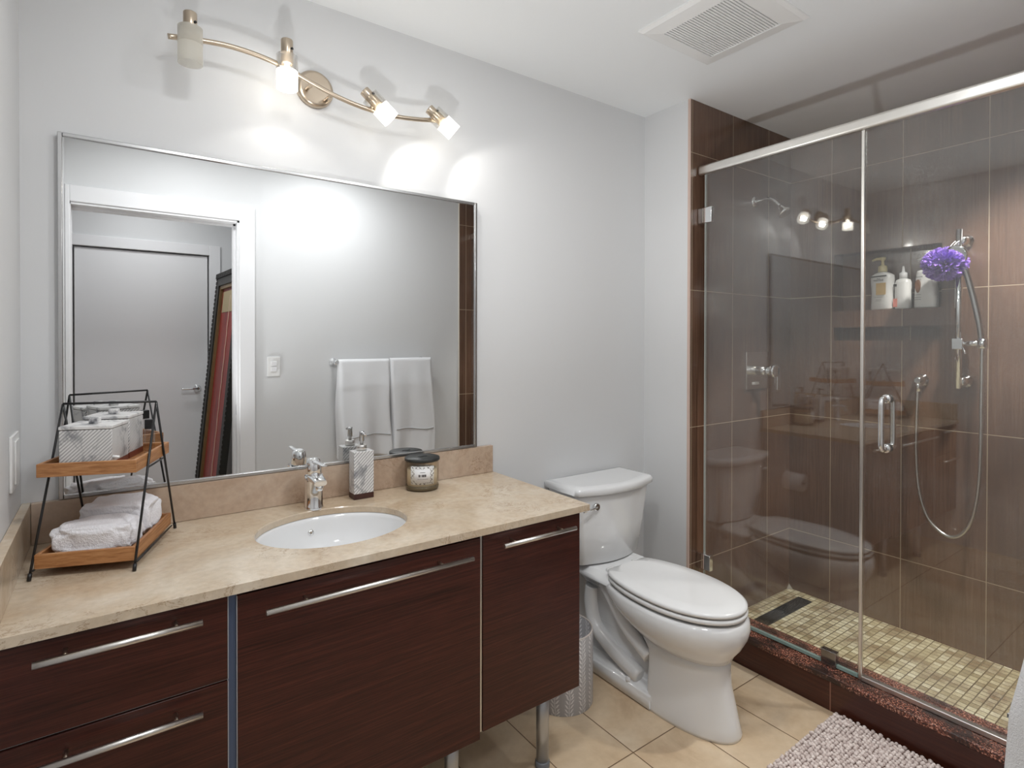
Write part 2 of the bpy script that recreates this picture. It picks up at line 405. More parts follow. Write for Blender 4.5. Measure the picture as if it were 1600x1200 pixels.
# hall seen in the mirror
HY = -1.05
b = NB(); bx(b, -1.2, -.205, HY - .1, HY, 0, ZC); bx(b, .615, 1.0, HY - .1, HY, 0, ZC); bx(b, -.205, .615, HY - .1, HY, 2.02, ZC); bx(b, -.205, .615, HY - .1, HY - .06, 0, 2.02)
struct('wall_hall_far', b, M['paint'])
b = NB(); bx(b, .86, .96, HY, -.02, 0, ZC); struct('wall_hall_side', b, M['paint'])
b = NB(); bx(b, -1.2, -1.1, HY, -.02, 0, ZC); struct('wall_hall_left', b, M['paint'])
# bathroom door frame
dr = NB()
def cas(bm, x0, x1, z1, y0, y1, wd, lw=None):
    lw = wd if lw is None else lw
    bx(bm, x0 - lw, x0, y0, y1, 0, z1 + wd, bev=.003); bx(bm, x1, x1 + wd, y0, y1, 0, z1 + wd, bev=.003); bx(bm, x0, x1, y0, y1, z1, z1 + wd, bev=.003)
cas(dr, OX0, OX1, OZ, YF, YF + .014, .085, .020)
bx(dr, OX0, OX0 + .004, -.02, YF + .006, 0, OZ); bx(dr, OX1 - .012, OX1, -.02, YF + .006, 0, OZ); bx(dr, OX0, OX1, -.02, YF + .006, OZ - .012, OZ)
bx(dr, OX1 - .024, OX1 - .012, .0, .05, 0, OZ - .012); bx(dr, OX0, OX1, .0, .05, OZ - .024, OZ - .012)
d1 = struct('door_1', dr, M['white_trim'])
box_obj('strike_plate', (OX1 - .0135, OX1 - .012, .055, .085, .93, .99), M['chrome'], d1)
# closed white door across the hall
b = NB(); cas(b, -.205, .615, 2.02, HY, HY + .016, .075)
d2 = struct('door_2', b, M['white_trim'])
dl = NB(); bx(dl, -.195, .605, HY - .045, HY - .010, .01, 2.012, bev=.002)
obj('door_leaf', dl, M['white_trim'], d2)
h = NB(); lathe(h, [(.026, 0), (.026, .008), (.010, .012), (.010, .045)], at=(.535, HY - .010, 1.015), axis=(0, 1, 0))
tube(h, smooth_pts([(.535, HY + .035, 1.015), (.50, HY + .038, 1.016), (.43, HY + .036, 1.015)]), .008)
obj('door_handle', h, M['chrome'], d2)

# ------------------------------------------------------------------ vanity
ZT = .846
YFR = 1.322
SXC, SYC, SA, SB = .521, 1.597, .2095, .172
b = NB(); N = 96
ell = [(SXC + SA * math.cos(2 * PI * k / N), SYC + SB * math.sin(2 * PI * k / N)) for k in range(N)]
X0, X1, Y0, Y1 = XL + .0005, 1.257, YFR, YB - .0005
def edge_pt(k):
    a = 2 * PI * k / N; dx, dy = math.cos(a), math.sin(a); t = 1e9
    if dx > 1e-9: t = min(t, (X1 - SXC) / dx)
    if dx < -1e-9: t = min(t, (X0 - SXC) / dx)
    if dy > 1e-9: t = min(t, (Y1 - SYC) / dy)
    if dy < -1e-9: t = min(t, (Y0 - SYC) / dy)
    return (SXC + dx * t, SYC + dy * t)
outer = [edge_pt(k) for k in range(N)]
for c in ((X0, Y0), (X1, Y0), (X1, Y1), (X0, Y1)):
    k = min(range(N), key=lambda i: (outer[i][0] - c[0]) ** 2 + (outer[i][1] - c[1]) ** 2); outer[k] = c
r1 = [V(x, y, ZT) for x, y in outer]; r2 = [V(SXC + (x - SXC) * 1.012, SYC + (y - SYC) * 1.012, ZT) for x, y in ell]
r3_ = [V(x, y, ZT - .003) for x, y in ell]; r4 = [V(x, y, ZT - .020) for x, y in ell]; r5 = [V(x, y, ZT - .020) for x, y in outer]
R = loft(b, [r5, r1, r2, r3_, r4], False, False, smooth=False)
for i in range(N):
    j = (i + 1) % N; b.faces.new((R[4][i], R[4][j], R[0][j], R[0][i]))
tag(obj('countertop', b, M['marble']), 'cream veined marble countertop with oval cutout along the mirror wall', 'countertop')
b = NB(); bx(b, XL + .0205, 1.252, YB - .020, YB - .0005, ZT + .0005, ZT + .107, bev=.0015)
tag(obj('backsplash', b, M['marble2']), 'long rosy marble backsplash strip under the wall mirror', 'backsplash')
b = NB(); bx(b, XL + .0005, XL + .020, .80 + .53, YB - .0005, ZT + .0005, ZT + .107, bev=.0015)
tag(obj('side_splash', b, M['marble']), 'short cream marble splash strip running along the left wall', 'backsplash')

sink = thing('undermount_sink', 'white oval undermount sink set into the marble countertop', 'sink', (SXC, SYC, ZT - .17))
b = NB(); rings = []
for f_, z in ((1.05, -.0205), (1.0, -.022), (.985, -.035), (.95, -.07), (.87, -.11), (.70, -.140), (.45, -.155), (.2, -.161), (.1, -.163)):
    rings.append([V(SA * f_ * math.cos(2 * PI * k / 64), SB * f_ * math.sin(2 * PI * k / 64), z + .17) for k in range(64)])
for f_, z in ((.2, -.170), (.72, -.152), (.90, -.120), (.985, -.07), (1.05, -.030)):
    pass
loft(b, rings, False, True); obj('basin', b, M['ceramic'], sink)
b = NB(); lathe(b, [(.021, .0), (.021, .003), (.014, .004), (.002, .002)], at=(0, 0, .0075)); obj('drain', b, M['chrome'], sink)
b = NB(); lathe(b, [(.009, 0), (.009, .003), (.003, .003)], n=20, at=(-.02, SB * .955, .105), axis=(0, -1, .25)); obj('overflow_ring', b, M['chrome'], sink)

# faucet
fc = thing('faucet', 'chrome single-lever faucet behind the oval sink', 'faucet', (.520, 1.795, ZT))
b = NB(); lathe(b, [(.030, 0), (.0305, .004), (.0275, .010), (.0262, .055), (.0270, .088), (.0275, .104)]); obj('body', b, M['chrome'], fc)
b = NB(); rings = []
for t in range(9):
    s = t / 8; y = -.005 - .068 * s; zc = .098 - .006 * s + .003 * math.sin(PI * s); w_ = .0245 - .006 * s; h_ = .013 - .004 * s
    rings.append([V(w_ * math.copysign(abs(math.cos(a)) ** .7, math.cos(a)), y, zc + h_ * math.copysign(abs(math.sin(a)) ** .7, math.sin(a))) for a in [2 * PI * k / 20 for k in range(20)]])
loft(b, rings); obj('spout', b, M['chrome'], fc)
b = NB(); lathe(b, [(.0115, 0), (.0115, -.016), (.0095, -.018)], n=24, at=(0, -.060, .086)); obj('aerator', b, M['chrome'], fc)
b = NB(); lathe(b, [(.0225, 0), (.0245, .004), (.0235, .030), (.0205, .046), (.012, .052)], at=(0, 0, .106), axis=(0, .10, 1)); obj('handle_cap', b, M['chrome'], fc)
b = NB(); rings = []
for t in range(8):
    s = t / 7; y = -.012 - .100 * s; z = .148 + .004 * s; w_ = .0115 - .004 * s; h_ = .005 - .003 * s
    rings.append([V(w_ * math.cos(a), y, z + h_ * math.sin(a)) for a in [2 * PI * k / 16 for k in range(16)]])
loft(b, rings); obj('lever', b, M['chrome'], fc)

# cabinet units
YD = 1.335
def bar_handle(parent, x0, x1, z, y=YD, r=.0065, out=.035):
    hb = NB(); tube(hb, [(x0, y - out, z), (x1, y - out, z)], r, 16)
    o = obj('handle', hb, M['satin'], parent)
    for x in (x0 + (x1 - x0) * .17, x1 - (x1 - x0) * .17):
        p = NB(); tube(p, [(x, y - out, z), (x, y, z)], .0042, 10); obj('handle_post', p, M['nickel'], o)
    return o
ZCT = ZT - .0205
def carcass(bm, x0, x1, z0, sides=None):
    t = .016
    bx(bm, x0, x0 + t, YD + .019, YB - .001, z0, ZCT); bx(bm, x1 - t, x1, YD + .019, YB - .001, z0, ZCT)
    bx(bm, x0 + t, x1 - t, YD + .019, YB - .001, z0, z0 + t); bx(bm, x0 + t, x1 - t, YB - .02, YB - .001, z0 + t, ZCT)
cab = thing('drawer_cabinet', 'dark wenge drawer cabinet unit with two bar handles, left end of vanity', 'cabinet', (0, 0, 0))
b = NB(); carcass(b, XL + .001, .206, .245); obj('body', b, M['edge'], cab)
for z0, z1, hz in ((.642, ZCT - .003, .793), (.246, .6375, .6035)):
    d = NB(); bx(d, XL + .002, .2045, YD, YD + .018, z0, z1, bev=.001, seg=1); dd = obj('drawer', d, M['wenge'], cab)
    e = NB(); bx(e, XL + .002, .2060, YD + .002, YD + .0185, z0 - .0012, z0 - .0002); bx(e, .2046, .2062, YD, YD + .018, z0, z1); obj('edge_strip', e, M['edge'], dd)
    bar_handle(dd, -.114, .153, hz)
cab = thing('sink_cabinet', 'wide dark wenge cabinet with long bar handle under the sink', 'cabinet', (0, 0, 0))
b = NB(); carcass(b, .2235, .848, .262); obj('body', b, M['edge'], cab)
d = NB(); bx(d, .2235, .8475, YD - .001, YD + .017, .245, .817, bev=.001, seg=1); dd = obj('door', d, M['wenge'], cab)
e = NB(); bx(e, .2220, .2234, YD, YD + .017, .245, .817); obj('edge_strip', e, M['edge'], dd)
bar_handle(dd, .275, .804, .7785)
def cab_leg(parent, x, y, ztop):
    l = NB(); lathe(l, [(.0205, .022), (.0205, ztop)], n=32, at=(x, y, 0)); o = obj('leg', l, M['legs'], parent)
    l = NB(); lathe(l, [(.0215, 0), (.0235, .004), (.0235, .020), (.0205, .024)], n=32, at=(x, y, 0)); obj('foot', l, mat('grey_plastic_foot', (.16, .17, .19), .5), o)
for x in (.285, .795): cab_leg(cab, x, 1.405, .262)
cab = thing('narrow_cabinet', 'narrow dark wenge cabinet with short bar handle beside the toilet', 'cabinet', (0, 0, 0))
b = NB(); carcass(b, .857, 1.241, .275); obj('body', b, M['edge'], cab)
d = NB(); bx(d, .8575, 1.2255, YD, YD + .018, .262, ZCT - .003, bev=.001, seg=1); dd = obj('door', d, M['wenge'], cab)
bar_handle(dd, .906, 1.178, .7905)
cab_leg(cab, 1.130, 1.405, .275)
b = NB(); bx(b, .2075, .2215, YD + .006, YD + .30, .262, ZCT); tag(obj('filler_strip', b, M['gaptrim']), 'slim blue-grey metal filler strip between drawer unit and sink cabinet', 'trim strip')
b = NB(); bx(b, .8490, .8562, YD + .004, YD + .30, .262, ZCT - .002); tag(obj('filler_strip', b, M['silver']), 'thin grey metal filler strip between sink cabinet and narrow cabinet', 'trim strip')

# wall mirror
mr = thing('wall_mirror', 'large rectangular wall mirror in a thin silver frame', 'mirror', (0, YB, .955))
MX0, MX1, MZ0, MZ1, MF = -.110, 1.176, .9545, 1.915, .0105
b = NB(); bx(b, MX0 + MF, MX1 - MF, YB - .016, YB - .002, MZ0 + MF, MZ1 - MF); o = obj('mirror_glass', b, M['mirror'], mr); o.location = (0, -YB, -.955)
b = NB()
for d_ in ((MX0, MX0 + MF, MZ0, MZ1), (MX1 - MF, MX1, MZ0, MZ1), (MX0 + MF, MX1 - MF, MZ0, MZ0 + MF), (MX0 + MF, MX1 - MF, MZ1 - MF, MZ1)):
    bx(b, d_[0], d_[1], YB - .022, YB - .0005, d_[2], d_[3], bev=.0015, seg=1)
o = obj('frame', b, M['silver'], mr); o.location = (0, -YB, -.955)

# switch plate on the left wall
sw = thing('switch_plate', 'white rocker switch plate on the left wall above the side splash', 'light switch', (XL, 1.745, 1.088))
b = NB(); bx(b, 0, .006, -.058, .060, -.064, .064, bev=.002); obj('plate', b, M['white_plastic'], sw)
b = NB(); bx(b, .006, .010, -.030, .030, -.050, .050, bev=.0015); obj('rocker', b, M['white_plastic'], sw)
# double rocker on the front wall (mirror)
sw = thing('switch_plate', 'white two-rocker switch plate reflected in mirror, beside the door casing', 'light switch', (.820, YF, 1.215))
b = NB(); bx(b, -.037, .037, 0, .005, -.059, .059, bev=.0018); obj('plate', b, M['white_plastic'], sw)
for z in (-.024, .010):
    b = NB(); bx(b, -.016, .016, .005, .009, z - .014 + .007, z + .014 + .007, bev=.001); obj('rocker', b, M['white_trim'], sw)
    
# ------------------------------------------------------------------ vanity light
vl = thing('vanity_light', 'brushed nickel wavy bar light with four glass heads above the mirror', 'wall light', (.552, YB, 2.20))
def P(x, y, z): return V(x - .552, y - YB, z - 2.20)
BY = 1.800
pxs = [(.131, 2.203), (.185, 2.212), (.27, 2.222), (.355, 2.219), (.44, 2.204), (.52, 2.178), (.60, 2.156), (.69, 2.142), (.79, 2.140), (.87, 2.148), (.93, 2.158), (.955, 2.163)]
b = NB(); tube(b, smooth_pts([P(x, BY, z) for x, z in pxs], 5), .0075, 14); obj('bar', b, M['nickel'], vl)
b = NB(); lathe(b, [(.060, 0), (.060, .012), (.055, .020), (.048, .023)], n=48, at=(0, -.0005, 0), axis=(0, -1, 0)); obj('mounting_disc', b, M['nickel'], vl)
for dx in (-.03, .03):
    b = NB(); tube(b, [P(.552 + dx, YB - .02, 2.178 - dx * .35), P(.552 + dx, BY, 2.170 - dx * .35)], .006, 12); obj('arm', b, M['nickel'], vl)
heads = [(V(.181, 1.766, 2.268), V(.181, 1.764, 2.128), 0), (V(.434, 1.766, 2.273), V(.434, 1.764, 2.126), 1),
         (V(.683, 1.795, 2.198), V(.772, 1.775, 2.115), 1), (V(.920, 1.795, 2.196), V(1.012, 1.772, 2.122), 1)]
for i, (p0, p1, lit) in enumerate(heads):
    ax = (p1 - p0).normalized(); L = (p1 - p0).length; q0 = P(*p0)
    hh = NB(); lathe(hh, [(.012, 0), (.0165, .001), (.0172, .003), (.0172, .072), (.014, .074)], n=32, at=q0, axis=ax)
    ho = obj('lamp_holder', hh, M['nickel'], vl)
    nb = NB(); pb = q0 + ax * .045
    bar_pt = min(smooth_pts([P(x, BY, z) for x, z in pxs], 5), key=lambda q: (q - pb).length)
    tube(nb, [pb, bar_pt], .006, 10); obj('knuckle', nb, M['nickel'], ho)
    sd = NB(); s, t = frame(ax); side = V(.55, -.83, 0).normalized(); side = (side - ax * side.dot(ax)).normalized()
    lathe(sd, [(.0035, .016), (.0035, .0215), (.001, .022)], n=12, at=q0 + ax * .030, axis=side); obj('set_screw', sd, M['black'], ho)
    g1 = L - .098; RR = .0305
    cl = NB(); lathe(cl, [(.018, g1 + .002), (RR, g1), (RR, g1 + .046), (RR - .003, g1 + .046), (RR - .003, g1 + .003), (.018, g1 + .005)], n=40, at=q0, axis=ax, cap0=False, cap1=False)
    co = obj('glass_cup', cl, M['clear_cup'] if lit else M['frost_off'], vl)
    fr = NB(); lathe(fr, [(RR, g1 + .046), (RR, L), (RR - .004, L), (RR - .004, g1 + .046)], n=40, at=q0, axis=ax, cap0=False, cap1=False)
    obj('frosted_band', fr, M['frost_lit'] if lit else M['frost_off'], co)
    if lit:
        bu = NB(); lathe(bu, [(.004, .074), (.009, .080), (.010, .095), (.006, .103), (.001, .105)], n=20, at=q0, axis=ax); obj('bulb', bu, M['bulb'], vl)
        lo = p0 + ax * (L - .012)
        li = light('bulb_light', 'SPOT', lo, BULB_W * (.55 if i == 1 else 1.9), (1, .97, .93), .012, spot=math.radians(124), blend=.3)
        li.rotation_euler = ax.to_track_quat('-Z', 'Y').to_euler()
        light('bulb_glow', 'POINT', p0 + ax * (L - .03), BULB_W * .7, (1, .97, .93), .014)

# added ceiling lamps, out of view, that supply fill light
for x_, y_, lab_ in ((.35, .70, 'added recessed fill downlight, out of view just inside the bathroom door'), (1.15, .56, 'added recessed fill downlight, out of view above the towel bar')):
    cl = thing('added_ceiling_lamp', lab_, 'ceiling lamp', (x_, y_, ZC), 0, 'added fill downlights of the bathroom')
    b = NB(); lathe(b, [(.125, 0), (.125, -.008), (.108, -.011), (.106, -.004)], n=48, cap1=False); obj('rim', b, M['white_plastic'], cl)
    b = NB(); lathe(b, [(.106, -.001), (.106, -.005)], n=48); obj('diffuser', b, M['fill_lamp_face'], cl)
cl = thing('added_ceiling_lamp', 'added round flush white fill lamp, out of view on the hall ceiling', 'ceiling lamp', (.20, -.50, ZC))  # fixture added to house the hall fill light
b = NB(); lathe(b, [(.165, 0), (.165, -.030), (.158, -.034), (.152, -.030), (.152, -.006)], n=48, cap1=False); obj('rim', b, M['white_plastic'], cl)
b = NB(); lathe(b, [(.150, 0), (.150, -.004)], n=48, at=(0, 0, -.034)); obj('diffuser', b, M['fill_lamp_face'], cl)
cl = thing('added_ceiling_lamp', 'added small round recessed fill lamp inside the shower, out of view', 'ceiling lamp', (2.66, .48, ZC))  # fixture added to house the shower fill spot
b = NB(); lathe(b, [(.085, 0), (.085, -.006), (.066, -.008), (.064, -.004)], n=40, cap1=False); obj('rim', b, M['white_plastic'], cl)
b = NB(); lathe(b, [(.064, -.001), (.064, -.004)], n=40); obj('diffuser', b, M['fill_lamp_face'], cl)
up = thing('added_uplight', 'added black fill spotlight on a short stand, out of view, aimed at the ceiling', 'added fill lamp', (UP_AT.x, UP_AT.y, 0))  # unseen lamp made up to carry the ceiling bounce beam
b = NB(); lathe(b, [(.07, .0005), (.07, .010), (.012, .016), (.008, .03), (.008, .44)], n=32); obj('stand', b, M['black'], up)
_d = (UP_TO - UP_AT).normalized()
b = NB(); lathe(b, [(.030, -.075), (.050, -.070), (.060, -.012), (.056, -.012), (.046, -.062), (.001, -.062)], n=32, at=(0, 0, .50), axis=_d); obj('lamp_head', b, M['black'], up)
# exhaust vent
vt = thing('exhaust_vent', 'square white exhaust fan grille on the ceiling', 'vent', (1.752, 1.182, ZC))
b = NB(); W2 = .203
rg = lambda w_, z: [V(-w_, -w_, z), V(w_, -w_, z), V(w_, w_, z), V(-w_, w_, z)]
loft(b, [rg(W2, 0), rg(W2, -.006), rg(W2 - .012, -.014), rg(.140, -.020), rg(.140, -.008)], False, False, smooth=False)
obj('frame', b, M['white_plastic'], vt)
b = NB(); bx(b, -.14, .14, -.14, .14, -.006, -.002); obj('backing', b, mat('vent_shadow_grey', (.30, .30, .30), .8), vt)
b = NB()
for k in range(26):
    y = -.14 + .28 * (k + .5) / 26; bx(b, -.14, .14, y - .0034, y + .0034, -.017, -.006)
obj('louvers', b, M['white_plastic'], vt)

# ------------------------------------------------------------------ rack on the counter
RZ = math.atan2(-.336, .942)
rk = thing('tiered_rack', 'black wire two-tier rack with wooden trays at the left end of the counter', 'rack', (.001, 1.713, ZT), RZ)
for s in (-1, 1):
    for t in (-1, 1):
        b = NB(); tt = (.150 if t < 0 else (.130 if s < 0 else .150)); tube(b, [(s * .1, t * tt, .012), (s * .1, 0, .370)], .0028, 8); lg = obj('leg', b, M['black'], rk)
        b = NB(); tube(b, [(s * .1, t * (tt + .0035), .0014), (s * .1, t * (tt - .0015), .016)], .0042, 10); obj('foot_cap', b, M['black'], lg)
b = NB(); tube(b, [(-.1, 0, .371), (.1, 0, .371)], .0028, 8); obj('crossbar', b, M['black'], rk)
def tray(z0, z1, t0, t1, a=.097):
    b = NB(); t = .008
    bx(b, -a, a, t0, t0 + t, z0, z1, bev=.001, seg=1); bx(b, -a, a, t1 - t, t1, z0, z1, bev=.001, seg=1)
    bx(b, -a, -a + t, t0 + t, t1 - t, z0, z1, bev=.001, seg=1); bx(b, a - t, a, t0 + t, t1 - t, z0, z1, bev=.001, seg=1)
    bx(b, -a + t, a - t, t0 + t, t1 - t, z0 + .003, z0 + .009)
    return obj('tray', b, M['wood'], rk)
tray(.020, .052, -.140, .128); tray(.220, .250, -.130, .113)
for s in (-1, 1):
    for y_, z_ in ((.058, .2175), (.140, .0175)):
        b = NB(); tube(b, [(s * .1, -y_, z_), (s * .1, y_ * .88, z_)], .0022, 6); obj('support_wire', b, M['black'], rk)
def at_rack(a_, b_, z):
    c, s = math.cos(RZ), math.sin(RZ); return (.001 + a_ * c - b_ * s, 1.713 + a_ * s + b_ * c, ZT + z)
def marble_box(label, ca, cb, z0, w2, d2, h, mt):
    t = thing('marble_box', label, 'box', at_rack(ca, cb, z0), RZ, 'marble boxes on the upper tray')
    b = NB(); bx(b, -w2, w2, -d2, d2, 0, .014, bev=.001, seg=1); obj('base', b, M['redwood'], t)
    b = NB(); bx(b, -w2, w2, -d2, d2, .014, h - .009, bev=.0015, seg=1); obj('body', b, mt, t)
    b = NB(); bx(b, -w2 - .001, w2 + .001, -d2 - .001, d2 + .001, h - .008, h, bev=.0015, seg=1); l = obj('lid', b, M['plainmarble'], t)
    b = NB(); bx(b, -.010, .010, -.009, .009, h, h + .013, bev=.002); obj('knob', b, M['plainmarble'], l)
marble_box('ribbed white marble box with dark veins, front of the upper wooden tray', -.009, -.064, .2295, .052, .050, .100, M['stripe_a'])
marble_box('ribbed white marble box with red-brown base, behind the other box on the tray', -.010, .050, .2295, .050, .048, .108, M['stripe_a'])
t = thing('glass_vial', 'small clear glass vial with black cap at the back of the upper tray', 'bottle', at_rack(.062, .075, .2295), RZ)
b = NB(); bx(b, -.011, .011, -.008, .008, 0, .062, bev=.002); obj('glass_body', b, M['vial'], t)
b = NB(); bx(b, -.0095, .0095, -.0075, .0075, .063, .088, bev=.001); obj('cap', b, M['black'], t)
t = thing('toothpaste_tube', 'small white tube lying at the front of the upper tray', 'tube', at_rack(.026, -.105, .2575), RZ)
b = NB(); lathe(b, [(.003, -.028), (.0055, -.026), (.006, -.005), (.005, .016)], n=16, axis=(1, -.1, -.12)); obj('body', b, M['white_plastic'], t)
b = NB(); lathe(b, [(.0035, .016), (.0035, .030), (.002, .031)], n=14, axis=(1, -.1, -.12)); obj('cap', b, M['white_plastic'], t)

# folded plush towels in lower tray
def blob(name, cx, cy, cz, sx, sy, sz, seed, m, label, amp=.10, e=.5):
    b = NB(); bmesh.ops.create_icosphere(b, subdivisions=5, radius=1)
    for v in b.verts:
        p = v.co.copy(); q = Vector([math.copysign(abs(c) ** e, c) for c in p])
        n1 = noise.noise(p * 2.1 + Vector((seed, 0, 0))); n2 = noise.noise(p * 5 + Vector((0, seed, 0)))
        q *= 1 + amp * n1 + amp * .45 * n2
        v.co = Vector((q.x * sx, q.y * sy, q.z * sz))
    z0 = -sz * .92
    for v in b.verts:
        if v.co.z < z0: v.co.z = z0
    for f in b.faces: f.smooth = True
    o = obj(name, b, m); o.location = at_rack(cx, cy, cz); o.rotation_euler = (0, 0, RZ); return tag(o, label, 'towel')
blob('rolled_towel', .000, -.066, .0655, .083, .055, .036, 1.0, M['plush'], 'fluffy white towel bundled at the front of the lower tray', .12)
blob('folded_towel', .004, .054, .0745, .080, .053, .046, 4.2, M['plush'], 'fluffy white towel folded at the back of the lower tray', .14)

# soap dispenser
sd = thing('soap_dispenser', 'ribbed marble soap dispenser with brown base and silver pump', 'soap dispenser', (.687, 1.826, ZT))
b = NB(); bx(b, -.034, .034, -.023, .026, .0005, .018, bev=.001, seg=1); obj('base', b, M['darkwood'], sd)
b = NB(); bx(b, -.034, .034, -.023, .026, .0182, .158, bev=.002); obj('body', b, M['stripe_b'], sd)
b = NB(); lathe(b, [(.0165, .1585), (.0165, .176), (.014, .178)], n=32); obj('collar', b, M['satin'], sd)
b = NB(); lathe(b, [(.0055, .178), (.0055, .188), (.0085, .190), (.0075, .214), (.0085, .222), (.004, .223)], n=24)
tube(b, [(0, 0, .215), (.0, -.018, .216), (0, -.034, .212)], [.006, .0045, .0035], 12); obj('pump', b, M['silver'], sd)

# candle
cd = thing('candle_jar', 'glass jar candle with black lid and patterned label', 'candle', (.906, 1.814, ZT))
CR = .058
b = NB(); lathe(b, [(CR - .006, .0005), (CR, .005), (CR + .001, .014), (CR - .001, .016)], n=64); obj('jar_base', b, mat('smoky_jar_base', (.12, .09, .05), .1), cd)
b = NB(); lathe(b, [(CR, .016), (CR, .098), (CR - .003, .101), (CR - .004, .098), (CR - .004, .018)], n=64, cap0=False, cap1=False); obj('jar', b, M['jar_glass'], cd)
b = NB(); lathe(b, [(CR - .005, .016), (CR - .005, .072), (CR - .008, .074), (.001, .073)], n=64); obj('wax', b, mat('cream_wax', (.80, .72, .60), .5), cd)
b = NB(); lathe(b, [(CR + .001, .1015), (CR + .004, .103), (CR + .004, .111), (CR + .002, .113), (.001, .113)], n=64); lid = obj('lid', b, mat('black_lid', (.022, .024, .023), .45), cd)
b = NB(); tube(b, [(-.016, .004, .1138), (-.006, -.003, .1138), (.006, .003, .1138), (.018, -.002, .1138)], .0012, 6); obj('lid_emblem', b, M['black'], lid)
def label_patch(R0, a0, a1, z0, z1, n=24):
    b = NB(); R1 = R0 + .0006
    rr = [[V(r * math.cos(a0 + (a1 - a0) * k / n), r * math.sin(a0 + (a1 - a0) * k / n), z) for k in range(n + 1)] for r, z in ((R0, z0), (R1, z0), (R1, z1), (R0, z1))]
    loft(b, rr, closed=False); return b
def label_mat():
    m = mat('candle_label_pattern', (.8, .8, .78), .5); g = G(m); v = g.coord(); x, y, z = g.sep(v)
    u = g.math('MULTIPLY', g.math('ARCTAN2', y, x), CR)
    def dia(s):
        q = g.math('FRACT', g.math('MULTIPLY', g.math('ADD', g.math('MULTIPLY', u, s), z), 72)); return g.math('LESS_THAN', q, .16)
    k = g.math('MAXIMUM', dia(1), dia(-1)); br = g.math('GREATER_THAN', g.noise(v, 90, 1), .47)
    g.base(g.mix(g.math('MULTIPLY', k, br), (.74, .73, .70, 1), (.06, .04, .035, 1))); return m
aC = math.atan2(-1.812, -.918) + .02
obj('label', label_patch(CR + .0003, aC - .74, aC + .74, .026, .090), label_mat(), cd)
obj('label_panel', label_patch(CR + .0012, aC - .47, aC + .47, .034, .080), mat('label_white', (.80, .79, .79), .5), cd)
for s_, sz, zz in (('CANDLE', .006, .069), ('HOME', .0125, .058), ('SCENTED SOY WAX', .0045, .046)):
    if s_ == 'HOME':
        b = NB()
        for k in range(11):
            da = (k - 5) * .040; a = aC + da
            if k in (3,): continue
            hw = .0008 if k % 3 else .0014; c, s = math.cos(a), math.sin(a); p = V((CR + .0022) * c, (CR + .0022) * s, .0575); tn = V(-s, c, 0)
            vs = [b.verts.new(p + tn * i + V(0, 0, j)) for i, j in ((-hw, -.0042), (hw, -.0042), (hw, .0042), (-hw, .0042))]; b.faces.new(vs)
        obj('label_bars', b, mat('label_ink', (.06, .05, .05), .6), cd)
    else:
        b = NB(); nn = 9 if sz > .005 else 15
        for k in range(nn):
            a = aC + (k - (nn - 1) / 2) * (.30 if nn == 9 else .62) / nn; hw = .0008 + .0006 * ((k * 7) % 3) / 2; c, s = math.cos(a), math.sin(a); p = V((CR + .0022) * c, (CR + .0022) * s, zz); tn = V(-s, c, 0)
            vs = [b.verts.new(p + tn * i + V(0, 0, j)) for i, j in ((-hw, -sz * .16), (hw, -sz * .16), (hw, sz * .16), (-hw, sz * .16))]; b.faces.new(vs)
        obj('label_line', b, mat('label_grey_ink', (.22, .20, .20), .6), cd)

# ------------------------------------------------------------------ toilet
TX = 1.745
to = thing('toilet', 'white two-piece toilet between the narrow cabinet and the shower', 'toilet', (TX, 1.40, 0))
def TP(x, y, z): return V(x, y - 1.40, z)
def tank_ring(hw, yb, yf, bulge, z, r=.03, n=12, dx=.018):
    TP = lambda x, y, z: V(x + dx, y - 1.40, z)
    pts = []
    # back left -> front left -> front curve -> front right -> back right
    pts.append(TP(-hw, yb, z)); pts.append(TP(-hw, yf + r, z))
    for k in range(5):
        a = PI + (PI / 2) * k / 4 * .85; pts.append(TP(-hw + r + r * math.cos(a), yf + r + r * math.sin(a), z))
    for k in range(1, n):
        s = -1 + 2 * k / n; pts.append(TP(s * (hw - r), yf - bulge * (1 - s * s), z))
    for k in range(5):
        a = 2 * PI - (PI / 2) * (4 - k) / 4 * .85; pts.append(TP(hw - r + r * math.cos(a), yf + r + r * math.sin(a), z))
    pts.append(TP(hw, yf + r, z)); pts.append(TP(hw, yb, z)); return pts
b = NB(); YTB = 1.885
loft(b, [tank_ring(.168, YTB - .01, 1.730, .030, .432), tank_ring(.178, YTB, 1.715, .034, .440), tank_ring(.196, YTB, 1.700, .038, .58), tank_ring(.212, YTB, 1.690, .040, .72), tank_ring(.214, YTB, 1.690, .040, .737)])
tank = obj('tank', b, M['ceramic'], to)
b = NB()
loft(b, [tank_ring(.224, YTB + .005, 1.684, .042, .7375), tank_ring(.232, YTB + .008, 1.676, .045, .742), tank_ring(.233, YTB + .008, 1.675, .045, .762), tank_ring(.226, YTB + .004, 1.682, .043, .771), tank_ring(.20, YTB - .02, 1.705, .035, .774)])
obj('tank_lid', b, M['ceramic'], to)
lv = NB(); lathe(lv, [(.017, 0), (.017, .022), (.013, .026)], n=24, at=TP(-.118, 1.690, .690), axis=(0, -1, 0))
tube(lv, [TP(-.118, 1.668, .690), TP(-.155, 1.664, .686), TP(-.195, 1.668, .682)], [.006, .0055, .004], 10); obj('flush_lever', lv, M['chrome'], to)
